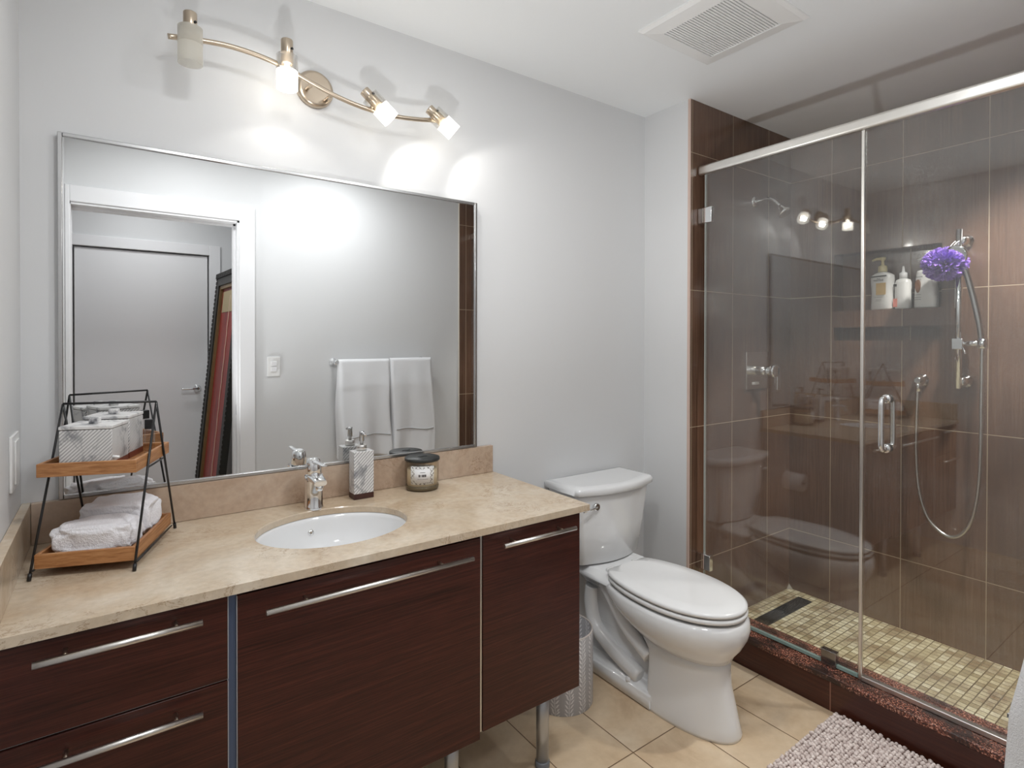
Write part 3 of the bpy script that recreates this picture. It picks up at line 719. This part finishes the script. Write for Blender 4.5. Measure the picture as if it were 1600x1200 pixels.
# bowl outline: superellipse egg
def egg(hw, yf, yb, z, ywide=None, n=56, pw=2.1, pb=2.6, yc=9, dx=0):
    yw = yf + (yb - yf) * .52 if ywide is None else ywide; pts = []
    for k in range(n):
        a = 2 * PI * k / n; c, s = math.cos(a), math.sin(a)
        p = pw if s < 0 else pb
        x = hw * math.copysign(abs(c) ** (2 / p), c); y = yw + (yw - yf if s < 0 else yb - yw) * math.copysign(abs(s) ** (2 / p), s)
        pts.append(TP(x, min(y, yc), z))
    return pts
BX = [  # hw, yf, yb, z, ywide
    (.174, 1.098, 1.70, .405, 1.35), (.183, 1.087, 1.70, .392, 1.35), (.186, 1.083, 1.68, .365, 1.35), (.180, 1.090, 1.65, .335, 1.35),
    (.160, 1.108, 1.58, .300, 1.35), (.134, 1.130, 1.52, .272, 1.35), (.114, 1.140, 1.46, .250, 1.35)]
b = NB(); loft(b, [egg(hw, yf, yb, z, yw, pb=2.1) for hw, yf, yb, z, yw in BX])
obj('bowl', b, M['ceramic'], to)
# deck behind the seat under the tank
b = NB(); loft(b, [tank_ring(.10, 1.84, 1.60, .0, .372, .02), tank_ring(.150, 1.86, 1.58, .0, .392, .02), tank_ring(.156, 1.87, 1.57, .0, .4065, .02), tank_ring(.150, 1.865, 1.575, 0, .411, .02), tank_ring(.13, 1.84, 1.60, 0, .4315, .02)])
obj('deck', b, M['ceramic'], to)
# front skirt (pedestal)
PED = [(.112, 1.140, 1.45, .262, 1.38), (.106, 1.142, 1.42, .22, 1.37), (.105, 1.138, 1.42, .16, 1.36), (.111, 1.122, 1.42, .10, 1.36), (.117, 1.108, 1.42, .04, 1.36), (.120, 1.098, 1.42, .012, 1.36), (.118, 1.100, 1.42, 0.0005, 1.36)]
b = NB(); loft(b, [egg(hw, yf, yb, z, yw, pb=6) for hw, yf, yb, z, yw in PED])
obj('pedestal', b, M['ceramic'], to)
# narrow rear web with foot flange
b = NB()
def rr(hw, y0, y1, z): return [TP(-hw, y0, z), TP(hw, y0, z), TP(hw, y1, z), TP(-hw, y1, z)]
loft(b, [rr(.125, 1.38, 1.80, .0006), rr(.125, 1.38, 1.80, .045), rr(.118, 1.38, 1.79, .060), rr(.072, 1.38, 1.78, .070), rr(.062, 1.38, 1.78, .20), rr(.070, 1.38, 1.79, .34), rr(.095, 1.40, 1.82, .374)], smooth=False)
bmesh.ops.bevel(b, geom=b.edges[:], offset=.006, segments=2, affect='EDGES')
for f in b.faces: f.smooth = True
obj('rear_base', b, M['ceramic'], to)
for s in (-1, 1):
    b = NB()
    tube(b, smooth_pts([TP(s * .070, 1.675, .37), TP(s * .082, 1.600, .305), TP(s * .088, 1.525, .240), TP(s * .090, 1.415, .180)], 6), [.026] * 19, 16)
    tube(b, smooth_pts([TP(s * .066, 1.745, .33), TP(s * .070, 1.748, .26), TP(s * .074, 1.72, .175), TP(s * .078, 1.64, .130), TP(s * .084, 1.54, .100), TP(s * .086, 1.46, .080)], 6), [.032] * 30 + [.024], 18)
    obj('trapway', b, M['ceramic'], to)
    b = NB(); lathe(b, [(.014, 0), (.014, .010), (.009, .018), (.001, .020)], n=20, at=TP(s * .108, 1.50, .052)); obj('bolt_cap', b, M['ceramic'], to)
# seat and lid
b = NB(); SQ = [(.170, 1.099, 1.68, .4125), (.177, 1.091, 1.685, .416), (.178, 1.090, 1.685, .426), (.172, 1.097, 1.68, .4305)]
loft(b, [egg(hw, yf, yb, z, 1.36, pb=2.1, yc=1.605) for hw, yf, yb, z in SQ]); obj('seat', b, M['seat'], to)
b = NB(); SQ = [(.170, 1.099, 1.688, .4345), (.176, 1.092, 1.69, .437), (.176, 1.092, 1.69, .446), (.167, 1.102, 1.68, .4515), (.12, 1.16, 1.62, .4535)]
loft(b, [egg(hw, yf, yb, z, 1.36, pb=2.1, yc=1.612) for hw, yf, yb, z in SQ]); obj('seat_lid', b, M['seat'], to)
for s in (-1, 1):
    b = NB(); bx(b, s * .075 - .022, s * .075 + .022, 1.605 - 1.40, 1.640 - 1.40, .412, .444, bev=.006); obj('hinge', b, M['seat'], to)

# toilet paper on the cabinet side (seen reflected in the glass)
tp = thing('toilet_paper', 'white toilet paper roll on a holder fixed to the cabinet side', 'toilet paper', (1.241, 1.66, .575))
b = NB(); lathe(b, [(.020, -.05), (.050, -.05), (.050, .05), (.020, .05)], n=40, at=(.062, 0, 0), axis=(0, 1, 0), cap0=False, cap1=False); obj('roll', b, M['white_plastic'], tp)
b = NB(); tube(b, smooth_pts([(.012, .065, .03), (.05, .068, .02), (.062, .066, 0), (.062, 0, 0), (.062, -.055, 0)]), .006, 10); lathe(b, [(.022, 0.0005), (.022, .012)], n=24, at=(0, .065, .03), axis=(1, 0, 0)); obj('holder', b, M['chrome'], tp)

# trash can
tc = thing('waste_bin', 'grey waste bin with white leaf pattern between cabinet and toilet', 'trash can', (1.415, 1.640, 0))
def leaf_mat():
    m = mat('grey_leaf_print', (.5, .48, .48), .5); g = G(m); v = g.coord(); x, y, z = g.sep(v)
    u = g.math('MULTIPLY', g.math('ARCTAN2', y, x), .115)
    # sprigs: repeat cell, stem plus paired leaves
    cw, ch = .052, .085
    cu = g.math('SUBTRACT', g.math('FRACT', g.math('DIVIDE', u, cw)), .5); row = g.math('FLOOR', g.math('DIVIDE', u, cw))
    zz = g.math('FRACT', g.math('ADD', g.math('DIVIDE', z, ch), g.math('MULTIPLY', row, .37)))
    cu = g.math('MULTIPLY', g.math('ADD', cu, g.math('MULTIPLY', g.math('SINE', g.math('MULTIPLY', zz, 4)), .05)), cw)
    au = g.math('ABSOLUTE', cu)
    stem = g.math('LESS_THAN', au, .0010)
    w1 = g.math('SUBTRACT', g.math('MULTIPLY', zz, ch), g.math('MULTIPLY', au, 1.1))
    fr = g.math('FRACT', g.math('DIVIDE', w1, .0155))
    wid = g.math('SUBTRACT', .30, g.math('ABSOLUTE', g.math('MULTIPLY', g.math('SUBTRACT', au, .0095), 38)))
    leaf = g.math('LESS_THAN', g.math('ABSOLUTE', g.math('SUBTRACT', fr, .5)), wid)
    k = g.math('MAXIMUM', stem, leaf)
    g.base(g.mix(k, (.42, .41, .42, 1), (.74, .72, .72, 1))); return m
b = NB(); lathe(b, [(.118, 0), (.1185, .002), (.118, .272), (.115, .275), (.112, .272), (.110, .01), (.001, .008)], n=64); obj('body', b, leaf_mat(), tc)
b = NB(); tube(b, [(.115 * math.cos(a), .115 * math.sin(a), .274) for a in [2 * PI * k / 48 for k in range(49)]], .003, 8, cap=False); obj('rim', b, mat('bin_rim', (.62, .56, .52), .5), tc)
b = NB(); tube(b, smooth_pts([(1.50, 1.890, .36), (1.515, 1.86, .355), (1.53, 1.83, .34), (1.53, 1.80, .30)]), .006, 8)
lathe(b, [(.018, 0), (.018, .02), (.010, .026)], n=20, at=(1.50, YB - .0005, .36), axis=(0, -1, 0))
tag(obj('supply_valve', b, M['black']), 'dark water supply valve and hose low on the wall behind the bin', 'valve')

# ------------------------------------------------------------------ bath mat
bm_ = thing('bath_mat', 'blush chenille bath mat on the floor in front of the shower', 'bath mat', (1.925, .60, 0))
HX, HYm = .232, .372
b = NB(); bx(b, -HX, HX, -HYm, HYm, .0008, .009, bev=.004); obj('backing', b, M['matbase'], bm_)
b = NB(); src = NB(); bmesh.ops.create_icosphere(src, subdivisions=1, radius=1)
tv = [v.co.copy() for v in src.verts]; tf = [[v.index for v in f.verts] for f in src.faces]; src.free()
verts = []; faces = []
p = .0140; row = 0; y = -HYm + .004
while y < HYm:
    x = -HX + .004 + (p / 2 if row % 2 else 0)
    while x < HX:
        jx, jy = random.uniform(-.0022, .0022), random.uniform(-.0022, .0022); r = random.uniform(.0064, .0082); k0 = len(verts); zz = random.uniform(.011, .0155)
        for c in tv: verts.append((x + jx + c.x * r, y + jy + c.y * r, zz + c.z * r * 1.15))
        faces += [[i + k0 for i in f] for f in tf]; x += p
    y += p * .86; row += 1
me = bpy.data.meshes.new('nubs'); me.from_pydata(verts, [], faces)
for f in me.polygons: f.use_smooth = True
mm = M['matnub']; g = G(mm); nn = g.white(g.scale(g.coord(), (70, 70, 1))); g.base(g.ramp(g.noise(g.coord(), 60, 2), [(.35, (.60, .50, .47)), (.65, (.86, .77, .73))]))
me.materials.append(mm); o = bpy.data.objects.new('nubs', me); C.objects.link(o); o.parent = bm_; o['kind'] = 'stuff'

# ------------------------------------------------------------------ towels on the front wall
tb = thing('towel_bar', 'chrome towel bar on the front wall, reflected in the mirror', 'towel bar', (1.50, YF, 1.235))
b = NB(); tube(b, [(-.317, .068, 0), (.317, .068, 0)], .008, 14); obj('bar', b, M['chrome'], tb)
for s in (-1, 1):
    b = NB(); lathe(b, [(.026, .0005), (.026, .006), (.011, .012), (.010, .058), (.016, .062), (.018, .075), (.012, .084)], n=28, at=(s * .315, 0, 0), axis=(0, 1, 0)); obj('bracket', b, M['chrome'], tb)
def hang_towel(x0, x1, zt, zb, label, seed, flare, band, push=0):
    root = thing('bath_towel', label, 'towel', ((x0 + x1) / 2, YF + .068, zb), 0, 'white bath towels on the bar')
    cx = (x0 + x1) / 2; hw0 = (x1 - x0) / 2; nx, nz = 40, 50
    def surf(side, s, t):   # s across -1..1, t 0 top .. 1 bottom
        wv = noise.noise(Vector((s * 2.2 + seed, t * 1.1, seed))) * .020 * t + .010 * t * math.sin(s * 6 + seed * 2)
        w_ = hw0 * (1 + flare * t); x = s * w_ + .006 * math.sin(t * 7 + seed)
        off = .026 + .022 * min(t * 4, 1) + .030 * t + push * min(1, max(0, (t - .30) / .45)) * min(1, max(0, (.7 - s) / 1.2))
        if side > 0: y = off + wv
        else: y = -.030 - .012 * min(t * 4, 1)
        z = (zt - zb) * (1 - t) + (.012 * math.sin(s * 3 + seed) * t if side > 0 else 0)
        return V(x, y, z)
    b = NB(); grid = []
    for i in range(nx + 1):
        s = -1 + 2 * i / nx; col = []
        for j in range(nz + 1): col.append(surf(1, s, 1 - j / nz))
        top0 = surf(1, s, 0); top1 = surf(-1, s, 0); c0 = (top0 + top1) / 2; ry = (top0.y - top1.y) / 2
        for k in range(1, 8):
            a = PI * k / 8; col.append(V(top0.x, c0.y + ry * math.cos(a), top0.z + .022 * math.sin(a)))
        for j in range(nz + 1): col.append(surf(-1, s, j / nz))
        # rounded side edges
        e = max(0, (abs(s) - .88) / .12); sh = 1 - .55 * e * e
        ym = .004
        grid.append([V(q.x, ym + (q.y - ym) * sh, q.z) for q in col])
    rings = grid; loft(b, rings, True, True)
    obj('cloth', b, M['towel'], root)
    b = NB(); t0 = 1 - band / (zt - zb); rows = []
    for dt, dy in ((0, .0), (0, .0035), (.010, .0035), (.010, .0)):
        rows.append([surf(1, s, t0 + dt) * 1 + V(0, dy, 0) for s in [-.86 + 1.72 * k / 40 for k in range(41)]])
    loft(b, rows, closed=False); obj('woven_band', b, M['towel_band'], root)
hang_towel(1.190, 1.540, 1.232, .615, 'left white towel on the bar in the mirror, by the light switch', 1.3, .02, .145, .042)
hang_towel(1.548, 1.860, 1.236, .610, 'right white towel on the bar in the mirror, nearer the shower', 3.1, .10, .165)

# ------------------------------------------------------------------ leaning frame in hall
lf = thing('leaning_frame', 'tall black ornate frame with red panel leaning in the hall, seen in the mirror', 'picture frame', (.507, -.9, 0))
A = V(.507, -.90, .002); Bv = V(.550, -.20, .002); up = V(.690 - .507, 0, 1.86).normalized()
ey = (Bv - A).normalized(); nz_ = ey.cross(up).normalized(); nz_ = -nz_ if nz_.x > 0 else nz_
H_ = 1.86; W_ = (Bv - A).length
def LF(u, v, n): return A + ey * u + up * v + nz_ * n - V(.507, -.9, 0)
def lbox(bm, u0, u1, v0, v1, n0, n1):
    loft(bm, [[LF(u0, v0, n0), LF(u1, v0, n0), LF(u1, v1, n0), LF(u0, v1, n0)], [LF(u0, v0, n1), LF(u1, v0, n1), LF(u1, v1, n1), LF(u0, v1, n1)]], smooth=False)
b = NB(); bw = .085
lbox(b, 0, bw, 0, H_, 0, .04); lbox(b, W_ - bw, W_, 0, H_, 0, .04); lbox(b, bw, W_ - bw, 0, bw, 0, .04); lbox(b, bw, W_ - bw, H_ - bw, H_, 0, .04)
for k in range(60):
    v_ = .01 + k * (H_ - .02) / 60; lbox(b, .002, .03, v_, v_ + .020, .038, .044); lbox(b, W_ - .03, W_ - .002, v_, v_ + .020, .038, .044)
for k in range(22):
    u_ = .01 + k * (W_ - .02) / 22; lbox(b, u_, u_ + .018, H_ - .03, H_ + .004, .038, .050)
obj('moulding', b, mat('black_carved_wood', (.018, .017, .014), .5), lf)
b = NB(); g_ = .025
for q in ((bw, bw + g_, bw, H_ - bw), (W_ - bw - g_, W_ - bw, bw, H_ - bw), (bw + g_, W_ - bw - g_, H_ - bw - g_, H_ - bw), (bw + g_, W_ - bw - g_, bw, bw + g_)): lbox(b, *q, .004, .030)
obj('fillet', b, mat('aged_gold', (.22, .14, .06), .4, .3), lf)
b = NB(); lbox(b, bw + g_, W_ - bw - g_, bw + g_, H_ - bw - g_, .002, .012)
rm = mat('red_painted_panel', (.25, .02, .014), .4); g = G(rm); g.base(g.ramp(g.noise(g.scale(g.coord(), (3, 12, 1)), 3, 5, .6), [(.3, (.16, .014, .010)), (.6, (.36, .030, .020)), (.8, (.45, .05, .03))]))
obj('panel', b, rm, lf)
b = NB(); lbox(b, bw + .07, W_ - bw - .07, H_ - .28, H_ - .13, .012, .016); obj('paper_label', b, mat('tan_paper', (.42, .34, .20), .7), lf)
b = NB(); tube(b, [LF(.37 + .006 * math.sin(k * 2.2), .10 + k * .055, .015) for k in range(30)], .0035, 6); obj('cord', b, mat('pale_cord', (.6, .42, .34), .7), lf)

# ------------------------------------------------------------------ shower enclosure
XG = 2.242
en = thing('shower_enclosure', 'frameless glass shower enclosure with aluminium header rail on the brown curb', 'shower enclosure', (XG, .9, .1305))
ZH0, ZH1 = 2.145, 2.188; YM = .924
def EN(bm, x0, x1, y0, y1, z0, z1, **k): bx(bm, x0 - XG, x1 - XG, y0 - .9, y1 - .9, z0 - .1305, z1 - .1305, **k)
b = NB(); EN(b, XG - .014, XG + .014, YF + .009, YS - .001, ZH0, ZH1, bev=.010, seg=4); obj('header_rail', b, M['header'], en)
b = NB(); EN(b, XG - .005, XG + .005, YM + .006, 1.590, .146, ZH0 - .001); dg = obj('glass_door', b, M['glass'], en)
b = NB(); EN(b, XG - .005, XG + .005, YF + .010, YM - .006, .150, ZH0 - .001); obj('fixed_glass', b, M['glass'], en)
b = NB(); EN(b, XG - .007, XG + .007, YM - .006, YM + .0055, .131, ZH0 - .001, bev=.002, seg=1); obj('mullion', b, M['header'], en)
b = NB(); EN(b, XG - .011, XG + .011, YF + .010, YM - .006, .1305, .149, bev=.003, seg=2); obj('bottom_channel', b, M['header'], en)
b = NB(); EN(b, XG - .006, XG + .006, YM + .0065, 1.588, .134, .1455); obj('door_sweep', b, mat('green_tinted_sweep', (.28, .40, .37), .12), dg)
b = NB(); EN(b, XG - .006, XG + .006, 1.5905, 1.5935, .150, ZH0 - .002); obj('edge_seal', b, mat('pale_seal', (.42, .44, .42), .2), dg)
for z in (1.955, .352):
    b = NB(); EN(b, XG - .012, XG + .012, 1.555, YS - .0005, z - .036, z + .036, bev=.003); obj('hinge', b, M['chrome'], dg)
b = NB(); EN(b, XG - .013, XG + .013, 1.005, 1.060, .1305, .190, bev=.002); obj('clamp', b, mat('dark_chrome', (.35, .34, .34), .12, 1), en)
hb = NB()
for s in (-1, 1):
    pts = [(s * .006, 0, .085), (s * .035, 0, .090), (s * .048, 0, .078), (s * .050, 0, .05), (s * .050, 0, -.05), (s * .048, 0, -.078), (s * .035, 0, -.090), (s * .006, 0, -.085)]
    tube(hb, [V(x, YM + .108 - .9 - .19, z + 1.082 - .1305) + V(0, 0, 0) for x, y, z in smooth_pts(pts, 5)], .0095, 16)
    for zz in (-.0875, .0875):
        lathe(hb, [(.016, .0055), (.016, .014), (.012, .016)], n=24, at=(0, YM + .108 - .9 - .19, zz + 1.082 - .1305), axis=(s, 0, 0))
obj('pull_handle', hb, M['chrome'], en)

# linear drain
dn = thing('linear_drain', 'dark slotted linear drain in the shower floor near the end wall', 'drain', (2.72, 1.503, .006))
b = NB(); bx(b, -.270, .270, -.037, .037, .0003, .004, bev=.001, seg=1); obj('tray', b, mat('dark_bronze', (.022, .024, .022), .35, .4), dn)
b = NB()
for k in range(52):
    x = -.262 + .524 * k / 51; bx(b, x - .0028, x + .0028, -.031, .031, .004, .0062)
obj('grate', b, mat('grate_metal', (.040, .045, .042), .35, .7), dn)

# valve on end wall
vv = thing('shower_valve', 'square chrome shower valve with lever on the brown end wall', 'shower valve', (2.712, YS, 1.224))
b = NB(); bx(b, -.100, .100, -.016, -.0005, -.095, .095, bev=.002); obj('plate', b, mat('polished_plate', (.80, .77, .74), .22, 1), vv)
b = NB(); lathe(b, [(.024, .016), (.024, .088), (.020, .092)], n=32, axis=(0, -1, 0)); obj('stem', b, M['chrome'], vv)
b = NB(); lathe(b, [(.030, .092), (.033, .097), (.033, .112), (.028, .116)], n=32, axis=(0, -1, 0)); bx(b, .012, .040, -.116, -.098, -.095, .02, bev=.004); obj('lever', b, M['chrome'], vv)
text_obj('lettering', 'PRISMA', .020, mat('white_ink', (.85, .85, .82), .4), vv, (-.018, -.0175, -.066), (PI / 2, 0, 0))

# shower head on end wall
sh = thing('overhead_shower', 'chrome fixed shower head on a curved arm high on the end wall', 'shower head', (2.70, YS, 2.09))
b = NB(); lathe(b, [(.028, .0005), (.028, .006), (.012, .012)], n=28, axis=(0, -1, 0)); obj('flange', b, M['chrome'], sh)
b = NB(); tube(b, smooth_pts([(0, -.01, 0), (.0, -.06, .005), (0, -.10, -.010), (0, -.135, -.045)]), .0085, 12); obj('arm', b, M['chrome'], sh)
b = NB(); lathe(b, [(.010, -.005), (.014, .008), (.020, .022), (.034, .040), (.036, .048), (.030, .050)], n=32, at=(0, -.137, -.048), axis=(0, -.55, -.83)); obj('spray_head', b, M['chrome'], sh)

# slide rail with hand shower on long wall
sr = thing('hand_shower_rail', 'vertical chrome slide rail with hand shower on the long brown wall', 'shower rail', (XS, .853, 1.515))
b = NB(); tube(b, [(-.062, 0, -.345), (-.062, 0, .345)], .0135, 18); obj('rail', b, M['chrome'], sr)
for z in (-.315, .298):
    b = NB(); lathe(b, [(.027, .0005), (.027, .010), (.020, .013), (.020, .05), (.015, .062)], n=28, at=(0, -.012, z), axis=(-1, .12, 0)); obj('mount', b, M['chrome'], sr)
b = NB(); bx(b, -.082, -.046, -.020, .020, -.175, -.128, bev=.003); tube(b, [(-.064, -.015, -.150), (-.070, -.085, -.148)], .013, 14); lathe(b, [(.019, -.020), (.019, .020)], n=20, at=(-.072, -.085, -.150)); tube(b, [(-.080, -.02, -.165), (-.098, -.035, -.195)], .004, 8); obj('slider', b, M['chrome'], sr)
hand = smooth_pts([(-.073, -.085, -.165), (-.076, -.074, -.06), (-.078, -.052, .06), (-.086, -.030, .16), (-.10, -.012, .22)])
b = NB(); tube(b, hand, [.011] * 7 + [.0125] * 11 + [.013] * 7, 14); ho = obj('hand_shower', b, mat('grey_chrome_handle', (.45, .44, .43), .18, 1), sr)
b = NB(); lathe(b, [(.012, -.014), (.026, -.006), (.040, .006), (.042, .016), (.036, .020)], n=32, at=(-.112, -.010, .235), axis=(-.85, .1, -.4)); obj('spray_face', b, M['chrome'], ho)

# outlet and hose
ho_ = thing('shower_hose', 'looping silver metal hose from the wall outlet to the hand shower', 'shower hose', (XS, 1.008, 1.195))
b = NB(); lathe(b, [(.031, .0005), (.031, .009), (.024, .014), (.020, .030), (.017, .050), (.012, .056)], n=32, axis=(-1, 0, 0)); tube(b, [(-.040, 0, 0), (-.040, 0, -.050)], .0125, 16); obj('wall_elbow', b, M['chrome'], ho_)
hp = [(3.020, 1.010, 1.150), (3.015, 1.012, 1.02), (3.012, 1.012, .86), (3.010, 1.000, .70), (3.008, .968, .585), (3.005, .920, .530), (3.0, .873, .516), (2.996, .830, .548), (2.992, .796, .63), (2.990, .778, .76), (2.988, .771, .92), (2.988, .770, 1.10), (2.988, .769, 1.25), (2.988, .768, 1.348)]
cpts = smooth_pts([V(x - XS, y - 1.008, z - 1.195) for x, y, z in hp], 36)
b = NB(); tube(b, cpts, [.0068 + (.0007 if i % 2 else -.0004) for i in range(len(cpts))], 12); obj('hose', b, M['satin'], ho_)

# loofah
lo = thing('bath_pouf', 'ruffled purple mesh bath pouf hanging from the shower rail', 'bath pouf', (2.965, .895, 1.712))
pm = mat('purple_mesh', (.23, .12, .50), .6); g = G(pm); g.base(g.ramp(g.noise(g.coord(), 30, 3), [(.3, (.20, .09, .50)), (.6, (.38, .21, .74)), (.8, (.55, .38, .88))]))
g.p.inputs['Alpha'].default_value = .93
b = NB(); rnd = random.Random(3)
for k in range(64):
    d = Vector((rnd.gauss(0, 1), rnd.gauss(0, 1), rnd.gauss(0, 1))).normalized(); s, t = frame(d); n_ = 30; rows = []
    rot = rnd.random() * 6.28; s, t = s * math.cos(rot) + t * math.sin(rot), t * math.cos(rot) - s * math.sin(rot)
    for j in range(5):
        q = j / 4; row_ = []
        for i in range(n_ + 1):
            a = -1.1 + 2.2 * i / n_; ruff = .009 * math.sin(i * 1.05 + k) * q
            rad = .026 + (.052 + .006 * math.sin(i * 1.7 + k)) * q
            p_ = d * (rad * math.cos(a * .62)) + s * (rad * math.sin(a * .62)) + t * ruff + t * .004 * math.sin(i * .9) * q
            row_.append(V(p_.x * .95, p_.y * 1.08, p_.z * .92))
        rows.append(row_)
    loft(b, rows, closed=False)
obj('mesh_ruffles', b, pm, lo)
b = NB(); tube(b, smooth_pts([(.0, -.01, .04), (.012, -.035, .085), (.03, -.052, .105), (.034, -.044, .112), (.02, -.02, .085), (.0, 0, .04)]), .0018, 6); obj('hanging_loop', b, M['white_plastic'], lo)

# bottles in the niche
def bottle_ring(hy, hx, z, p=3.2, n=36, dy=0):
    return [V(hx * math.copysign(abs(math.sin(a)) ** (2 / p), math.sin(a)), dy + hy * math.copysign(abs(math.cos(a)) ** (2 / p), math.cos(a)), z) for a in [2 * PI * k / n for k in range(n)]]
M['bottle'] = mat('pearl_white_bottle', (.80, .79, .76), .3)
ink = mat('dark_label_ink', (.06, .055, .05), .5); gold = mat('gold_label', (.66, .45, .19), .4); goldcap = mat('cream_gold_pump', (.70, .60, .33), .35); pinkm = mat('coral_label', (.75, .26, .20), .5)
def pump(root, z, m, sc=1.0, dirn=1):
    b = NB(); lathe(b, [(.0165 * sc, z), (.0175 * sc, z + .004), (.0165 * sc, z + .024 * sc), (.006 * sc, z + .030 * sc), (.0055 * sc, z + .048 * sc), (.011 * sc, z + .052 * sc), (.012 * sc, z + .062 * sc), (.004, z + .064 * sc)], n=24)
    tube(b, [(0, 0, z + .057 * sc), (-.006, .022 * dirn * sc, z + .058 * sc), (-.01, .040 * dirn * sc, z + .052 * sc)], [.007 * sc, .006 * sc, .0045 * sc], 10); obj('pump', b, m, root)
def front_patch(hy, z0, z1, x, y0=None, y1=None):
    y0 = -hy if y0 is None else y0; y1 = hy if y1 is None else y1
    b = NB(); bx(b, x - .0008, x, y0, y1, z0, z1); return b
t = thing('shampoo_bottle', 'large white pump bottle with gold pump and gold label in the niche', 'bottle', (XS + .040, 1.188, NZ0 + .0005), -.25)
b = NB(); loft(b, [bottle_ring(.046, .026, 0), bottle_ring(.050, .029, .006), bottle_ring(.047, .028, .08), bottle_ring(.052, .029, .150), bottle_ring(.050, .028, .168), bottle_ring(.030, .022, .180), bottle_ring(.014, .014, .186)]); obj('body', b, M['bottle'], t)
pump(t, .186, goldcap, 1.15)
obj('dark_band', front_patch(.040, .160, .1665, -.0290), ink, t); obj('gold_picture', front_patch(0, .072, .130, -.0298, -.036, .012), gold, t)
text_obj('lettering', 'PANTENE', .0115, ink, t, (-.0302, .0, .143), (PI / 2, 0, -PI / 2)); text_obj('lettering', 'PRO-V', .006, ink, t, (-.0302, .0, .151), (PI / 2, 0, -PI / 2))
for z in (.060, .048, .042): obj('label_line', front_patch(.022 if z > .05 else .014, z, z + .0015, -.0296), mat('label_line_grey', (.3, .28, .25), .5), t)
t = thing('lotion_bottle', 'slim white bottle with tapered nozzle in the middle of the niche', 'bottle', (XS + .042, 1.100, NZ0 + .0005), -.2)
b = NB(); loft(b, [bottle_ring(.030, .024, 0, 2.6), bottle_ring(.034, .026, .006, 2.6), bottle_ring(.034, .026, .125, 2.6), bottle_ring(.028, .022, .140, 2.6), bottle_ring(.014, .014, .146, 2)]); obj('body', b, M['bottle'], t)
b = NB(); lathe(b, [(.0165, .146), (.0165, .172), (.007, .178), (.004, .205), (.001, .206)], n=24); obj('nozzle_cap', b, M['white_plastic'], t)
obj('coral_label', front_patch(0, .010, .050, -.0266, .012, .031), pinkm, t); obj('label_mark', front_patch(0, .108, .120, -.0266, .014, .030), ink, t)
t = thing('conditioner_bottle', 'wide white bottle with brown oval emblem half behind the purple pouf', 'bottle', (XS + .042, 1.005, NZ0 + .0005), -.25)
b = NB(); loft(b, [bottle_ring(.046, .024, 0), bottle_ring(.050, .027, .006), bottle_ring(.046, .026, .09), bottle_ring(.040, .024, .165), bottle_ring(.036, .022, .176), bottle_ring(.014, .013, .180)]); obj('body', b, M['bottle'], t)
pump(t, .180, M['white_plastic'], .9)
b = NB(); pts = [(.010 * math.sin(a) + .020, .017 * (-math.cos(a)) if True else 0) for a in [2 * PI * k / 24 for k in range(24)]]
fr_ = [V(-.0285, .022 + .013 * math.sin(a), .112 + (.022 if math.cos(a) > 0 else .040) * math.cos(a)) for a in [2 * PI * k / 24 for k in range(24)]]
loft(b, [[q + V(.002, 0, 0) for q in fr_], fr_], smooth=False); obj('oval_emblem', b, mat('brown_gold_emblem', (.22, .10, .045), .4), t)
text_obj('lettering', 'PANTENE', .008, ink, t, (-.0282, .018, .145), (PI / 2, 0, -PI / 2))
for z in (.062, .050, .040): obj('label_line', front_patch(0, z, z + .0015, -.0275, .008, .036), ink, t)
